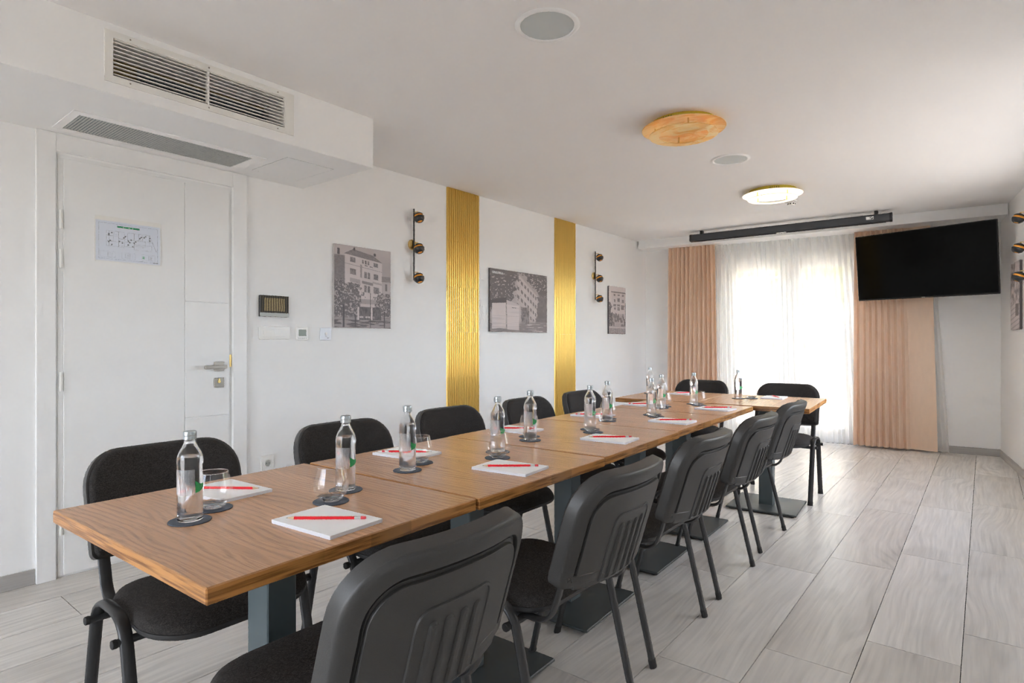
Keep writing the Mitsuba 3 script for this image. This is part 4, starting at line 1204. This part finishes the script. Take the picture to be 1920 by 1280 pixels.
hs = [(r_in(z), z) for z in np.linspace(WL, 0.193, 14)]
glass_m = lathe(bo + [(0.0095, 0.196)] + hs[::-1], 44)
water_m = lathe([(0, 0.008), (0.020, 0.0075), (0.0246, 0.0105)] + [(r_in(z), z) for z in np.concatenate([np.linspace(0.013, 0.126, 8), np.linspace(0.13, WL, 6)])], 44)
top_m = lathe([(r_in(WL), WL), (r_in(WL) - 0.0012, WL - 0.0006), (0, WL - 0.0008)], 44)
cap_prof = [(0, 0.206), (0.0118, 0.206), (0.0138, 0.2045), (0.0142, 0.202), (0.0142, 0.1965), (0.0136, 0.1955), (0.0136, 0.1945), (0.0142, 0.1935), (0.0142, 0.187), (0.0128, 0.187)][::-1]
B_glass, B_water, B_top = ply(glass_m, 'm_glass', 40), ply(water_m, 'm_water_wall', 40), ply(top_m, 'm_water_top', 40)
B_cap = ply(lathe(cap_prof, 30), 'm_cap', 30)


def curved(a0, a1, z0, z1, r, n=12, outline=None):
    """patch on a cylinder; azimuths in degrees"""
    if outline is None:
        outline = lambda f: (z0, z1)
    V_, F_ = [], []
    for i in range(n + 1):
        f = i / n
        a = math.radians(a0 + (a1 - a0) * f)
        lo, hi = outline(f)
        V_ += [(r * math.cos(a), r * math.sin(a), lo), (r * math.cos(a), r * math.sin(a), hi)]
    for i in range(n):
        F_ += [(2 * i, 2 * i + 2, 2 * i + 3), (2 * i, 2 * i + 3, 2 * i + 1)]
    return trimesh.Trimesh(np.array(V_), np.array(F_), process=False)


RB = 0.0271
B_label = ply(cat(curved(-100, 22, 0.062, 0.120, RB, 20)), 'm_label', True)
bars = []
rr_ = random.Random(4)
for c in range(6):
    z = 0.119
    a = -58 + c * 13
    while z > 0.072:
        h = rr_.uniform(0.0018, 0.006)
        w = rr_.uniform(2, 4.5)
        if rr_.random() < 0.72:
            bars.append(curved(a, a + w, z - h, z, RB + 0.0002, 2))
        z -= h + 0.0012
B_text = ply(cat(*bars), 'm_print_grey', True)
B_patch = ply(cat(curved(-74, -12, 0.066, 0.088, RB + 0.0001, 10)), 'm_label', True)
B_leaf = ply(cat(curved(24, 84, 0, 0, RB + 0.0002, 12, lambda f: (0.066 + 0.010 * f ** 1.4, 0.094 - 0.006 * math.sin(f * 3.0) - 0.006 * f))), 'm_green', True)


def bottle(x, y, label):
    k = thing('water_bottle', label, 'bottle', 'glass water bottles on the tables')
    az = math.degrees(math.atan2(-y, -x))
    M = TR(x, y, TZ + TC_, az)
    put(k, 'glass', B_glass, M)
    w = put(k, 'water', B_water, M)
    put(w, 'surface', B_top, M)
    put(k, 'cap', B_cap, M, label='pale blue metal screw cap')
    lb = put(k, 'label', B_label, M)
    put(lb, 'text', B_text, M)
    put(lb, 'patch', B_patch, M)
    put(k, 'emblem', B_leaf, M, label='green leaf emblem')


gw = [(0.0255, 0.004), (0.034, 0.013), (0.0415, 0.025), (0.0445, 0.038), (0.0437, 0.050), (0.040, 0.068), (0.0345, 0.0885)]
_g = np.array(gw)
_zz = np.linspace(0.0135, 0.0885, 16)
_sp = np.polyfit(_g[:, 1], _g[:, 0], 4)
G_wall = ply(lathe([(float(np.polyval(_sp, z)), z) for z in _zz], 48), 'm_thin_glass', True)
rb_ = float(np.polyval(_sp, 0.0135))
G_base = ply(lathe([(0, 0.0), (0.018, 0.0), (0.0215, 0.001), (0.0258, 0.004), (0.031, 0.0095), (rb_, 0.0135), (rb_ - 0.0014, 0.0142), (0.029, 0.0112), (0.022, 0.0092), (0, 0.0085)], 48), 'm_glass', 40)
rr0 = float(np.polyval(_sp, 0.0885))
G_rim = ply(lathe([(rr0 + 0.0008 * math.cos(a), 0.0887 + 0.0008 * math.sin(a)) for a in np.linspace(-math.pi, math.pi, 9)], 48), 'm_glass', True)


def tumbler(x, y, label):
    k = thing('tumbler', label, 'glass', 'clear tumblers')
    M = TR(x, y, TZ + TC_)
    put(k, 'bowl', G_wall, M)
    put(k, 'base', G_base, M)
    put(k, 'rim', G_rim, M)


# pads and pencils
PW, PH_, PT = 0.205, 0.148, 0.0085
pad_sheet = ply(cbox(-PW / 2, PW / 2, -PH_ / 2, PH_ / 2, PT - 0.0008, PT, 0.0003), 'm_paper')
pad_block = ply(cbox(-PW / 2 + 0.0004, PW / 2 - 0.0004, -PH_ / 2 + 0.0004, PH_ / 2 - 0.0004, 0, PT - 0.0008), 'm_paper_edge')
PL, PR = 0.184, 0.0036
hexa = [(PR * math.cos(math.radians(60 * i)), PR * math.sin(math.radians(60 * i))) for i in range(6)]
MX = np.array([[0, 0, 1, 0], [1, 0, 0, 0], [0, 1, 0, 0], [0, 0, 0, 1.0]])
pc_body = ply(moved(trimesh.creation.extrude_polygon(Polygon(hexa), 0.138, engine='earcut'), MX @ TR(0, 0, 0.020)), 'm_pencil_red')
pc_cone = ply(moved(lathe([(0.0009, 0.005), (0.0034, 0.0202)], 14), MX), 'm_pencil_wood', 40)
pc_tip = ply(moved(lathe([(0, 0.0), (0.0010, 0.0052)], 10), MX), 'm_graphite', 40)
pc_fer = ply(moved(lathe([(0, 0.158), (0.0037, 0.158), (0.0039, 0.160), (0.0036, 0.162), (0.0039, 0.164), (0.0036, 0.166), (0.0039, 0.168), (0.0039, 0.1725), (0, 0.1725)], 16), MX), 'm_ferrule', 30)
pc_era = ply(moved(lathe([(0, 0.1725), (0.0035, 0.1725), (0.0035, 0.1815), (0.0025, 0.1838), (0, 0.184)], 16), MX), 'm_eraser', 40)


def pad(cx, cy, rot, label, px, py, pdir, plabel):
    k = thing('notepad', label, 'notepad', 'white notepads on the tables')
    M = TR(cx, cy, TZ, rot)
    put(k, 'top_sheet', pad_sheet, M)
    put(k, 'paper_block', pad_block, M)
    q = thing('pencil', plabel, 'pencil', 'red pencils on the notepads')
    MP = TR(px, py, TZ + PT + PR * 0.87, pdir)
    for nm, s in (('body', pc_body), ('point', pc_cone), ('lead', pc_tip), ('ferrule', pc_fer), ('eraser', pc_era)):
        put(q, nm, s, MP)


WHERE = {'R': 'on the right side', 'L': 'on the left side'}
# (place, pad centre + turn, pencil tip + heading)
pads = [('R', 0, -1.175, 0.790, 4.5, -1.248, 0.729, 39.3), ('R', 1, -1.206, 1.497, 6.5, -1.275, 1.435, 40.2), ('R', 2, -1.236, 2.203, 5.0, -1.313, 2.157, 38.8), ('R', 3, -1.257, 2.895, 1.5, -1.327, 2.848, 38.7), ('R', 4, -1.283, 3.590, -1.5, -1.356, 3.557, 38.7),
        ('L', 0, -1.632, 0.777, 4.0, -1.556, 0.834, 216.0), ('L', 1, -1.657, 1.452, 7.0, -1.583, 1.505, 217.0), ('L', 2, -1.705, 2.165, 2.0, -1.632, 2.222, 217.0), ('L', 3, -1.705, 2.850, 2.0, -1.632, 2.90, 217.0), ('L', 4, -1.735, 3.530, 2.0, -1.662, 3.585, 217.0)]
for sd, i, cx, cy, rt, px, py, pd in pads:
    side = 'right' if sd == 'R' else 'left'
    pad(cx, cy, rt, f'white notepad before the {ORD[i]} {side} chair from the camera', px, py, pd, f'red pencil with an eraser on the notepad before the {ORD[i]} {side} chair')
pad(-1.205, 4.585, 94, 'white notepad on the far right cross table', -1.146, 4.515, 122, 'red pencil on the notepad of the far right cross table')
pad(-1.86, 4.50, 92, 'white notepad on the far left cross table, behind the bottles', -1.90, 4.42, 62, 'red pencil on the notepad of the far left cross table')

NAMES = ['before the first left chair, nearest the camera', 'behind a tumbler, second from the camera', 'before the second left chair', 'behind a tumbler, before the second right chair', 'before the third left chair', 'behind a tumbler, before the third right chair', 'before the fourth left chair', 'behind a tumbler, before the fourth right chair', 'before the fifth left chair', 'on the far left cross table', 'before the fifth right chair', 'on the far right cross table']
bots = [(-1.434, 0.599), (-1.390, 0.994), (-1.449, 1.271), (-1.425, 1.693), (-1.488, 1.980), (-1.450, 2.398), (-1.536, 2.714), (-1.466, 3.086), (-1.571, 3.449), (-2.075, 4.345), (-1.504, 3.806), (-1.396, 4.375)]
glas = [(-1.496, 0.679), (-1.322, 0.900), (-1.506, 1.376), (-1.353, 1.607), (-1.546, 2.051), (-1.392, 2.329), (-1.576, 2.790), (-1.412, 3.030), (-1.589, 3.530), (-2.001, 4.420), (-1.443, 3.740), (-1.323, 4.440)]
for (bx, by), (gx, gy), nm in zip(bots, glas, NAMES):
    nm2 = nm.replace('behind a tumbler, ', '')
    bottle(bx, by, f'glass water bottle with a blue cap {nm}')
    solo('coaster', coaster_ply, f'round dark coaster under the bottle {nm2}', 'coaster', 'dark coasters', TR(bx, by, TZ))
    nm2 = nm.replace('behind a tumbler, ', '')
    tumbler(gx, gy, f'clear tumbler beside the bottle {nm2}')
    solo('coaster', coaster_ply, f'dark coaster under the tumbler beside the bottle {nm2}', 'coaster', 'dark coasters', TR(gx, gy, TZ))
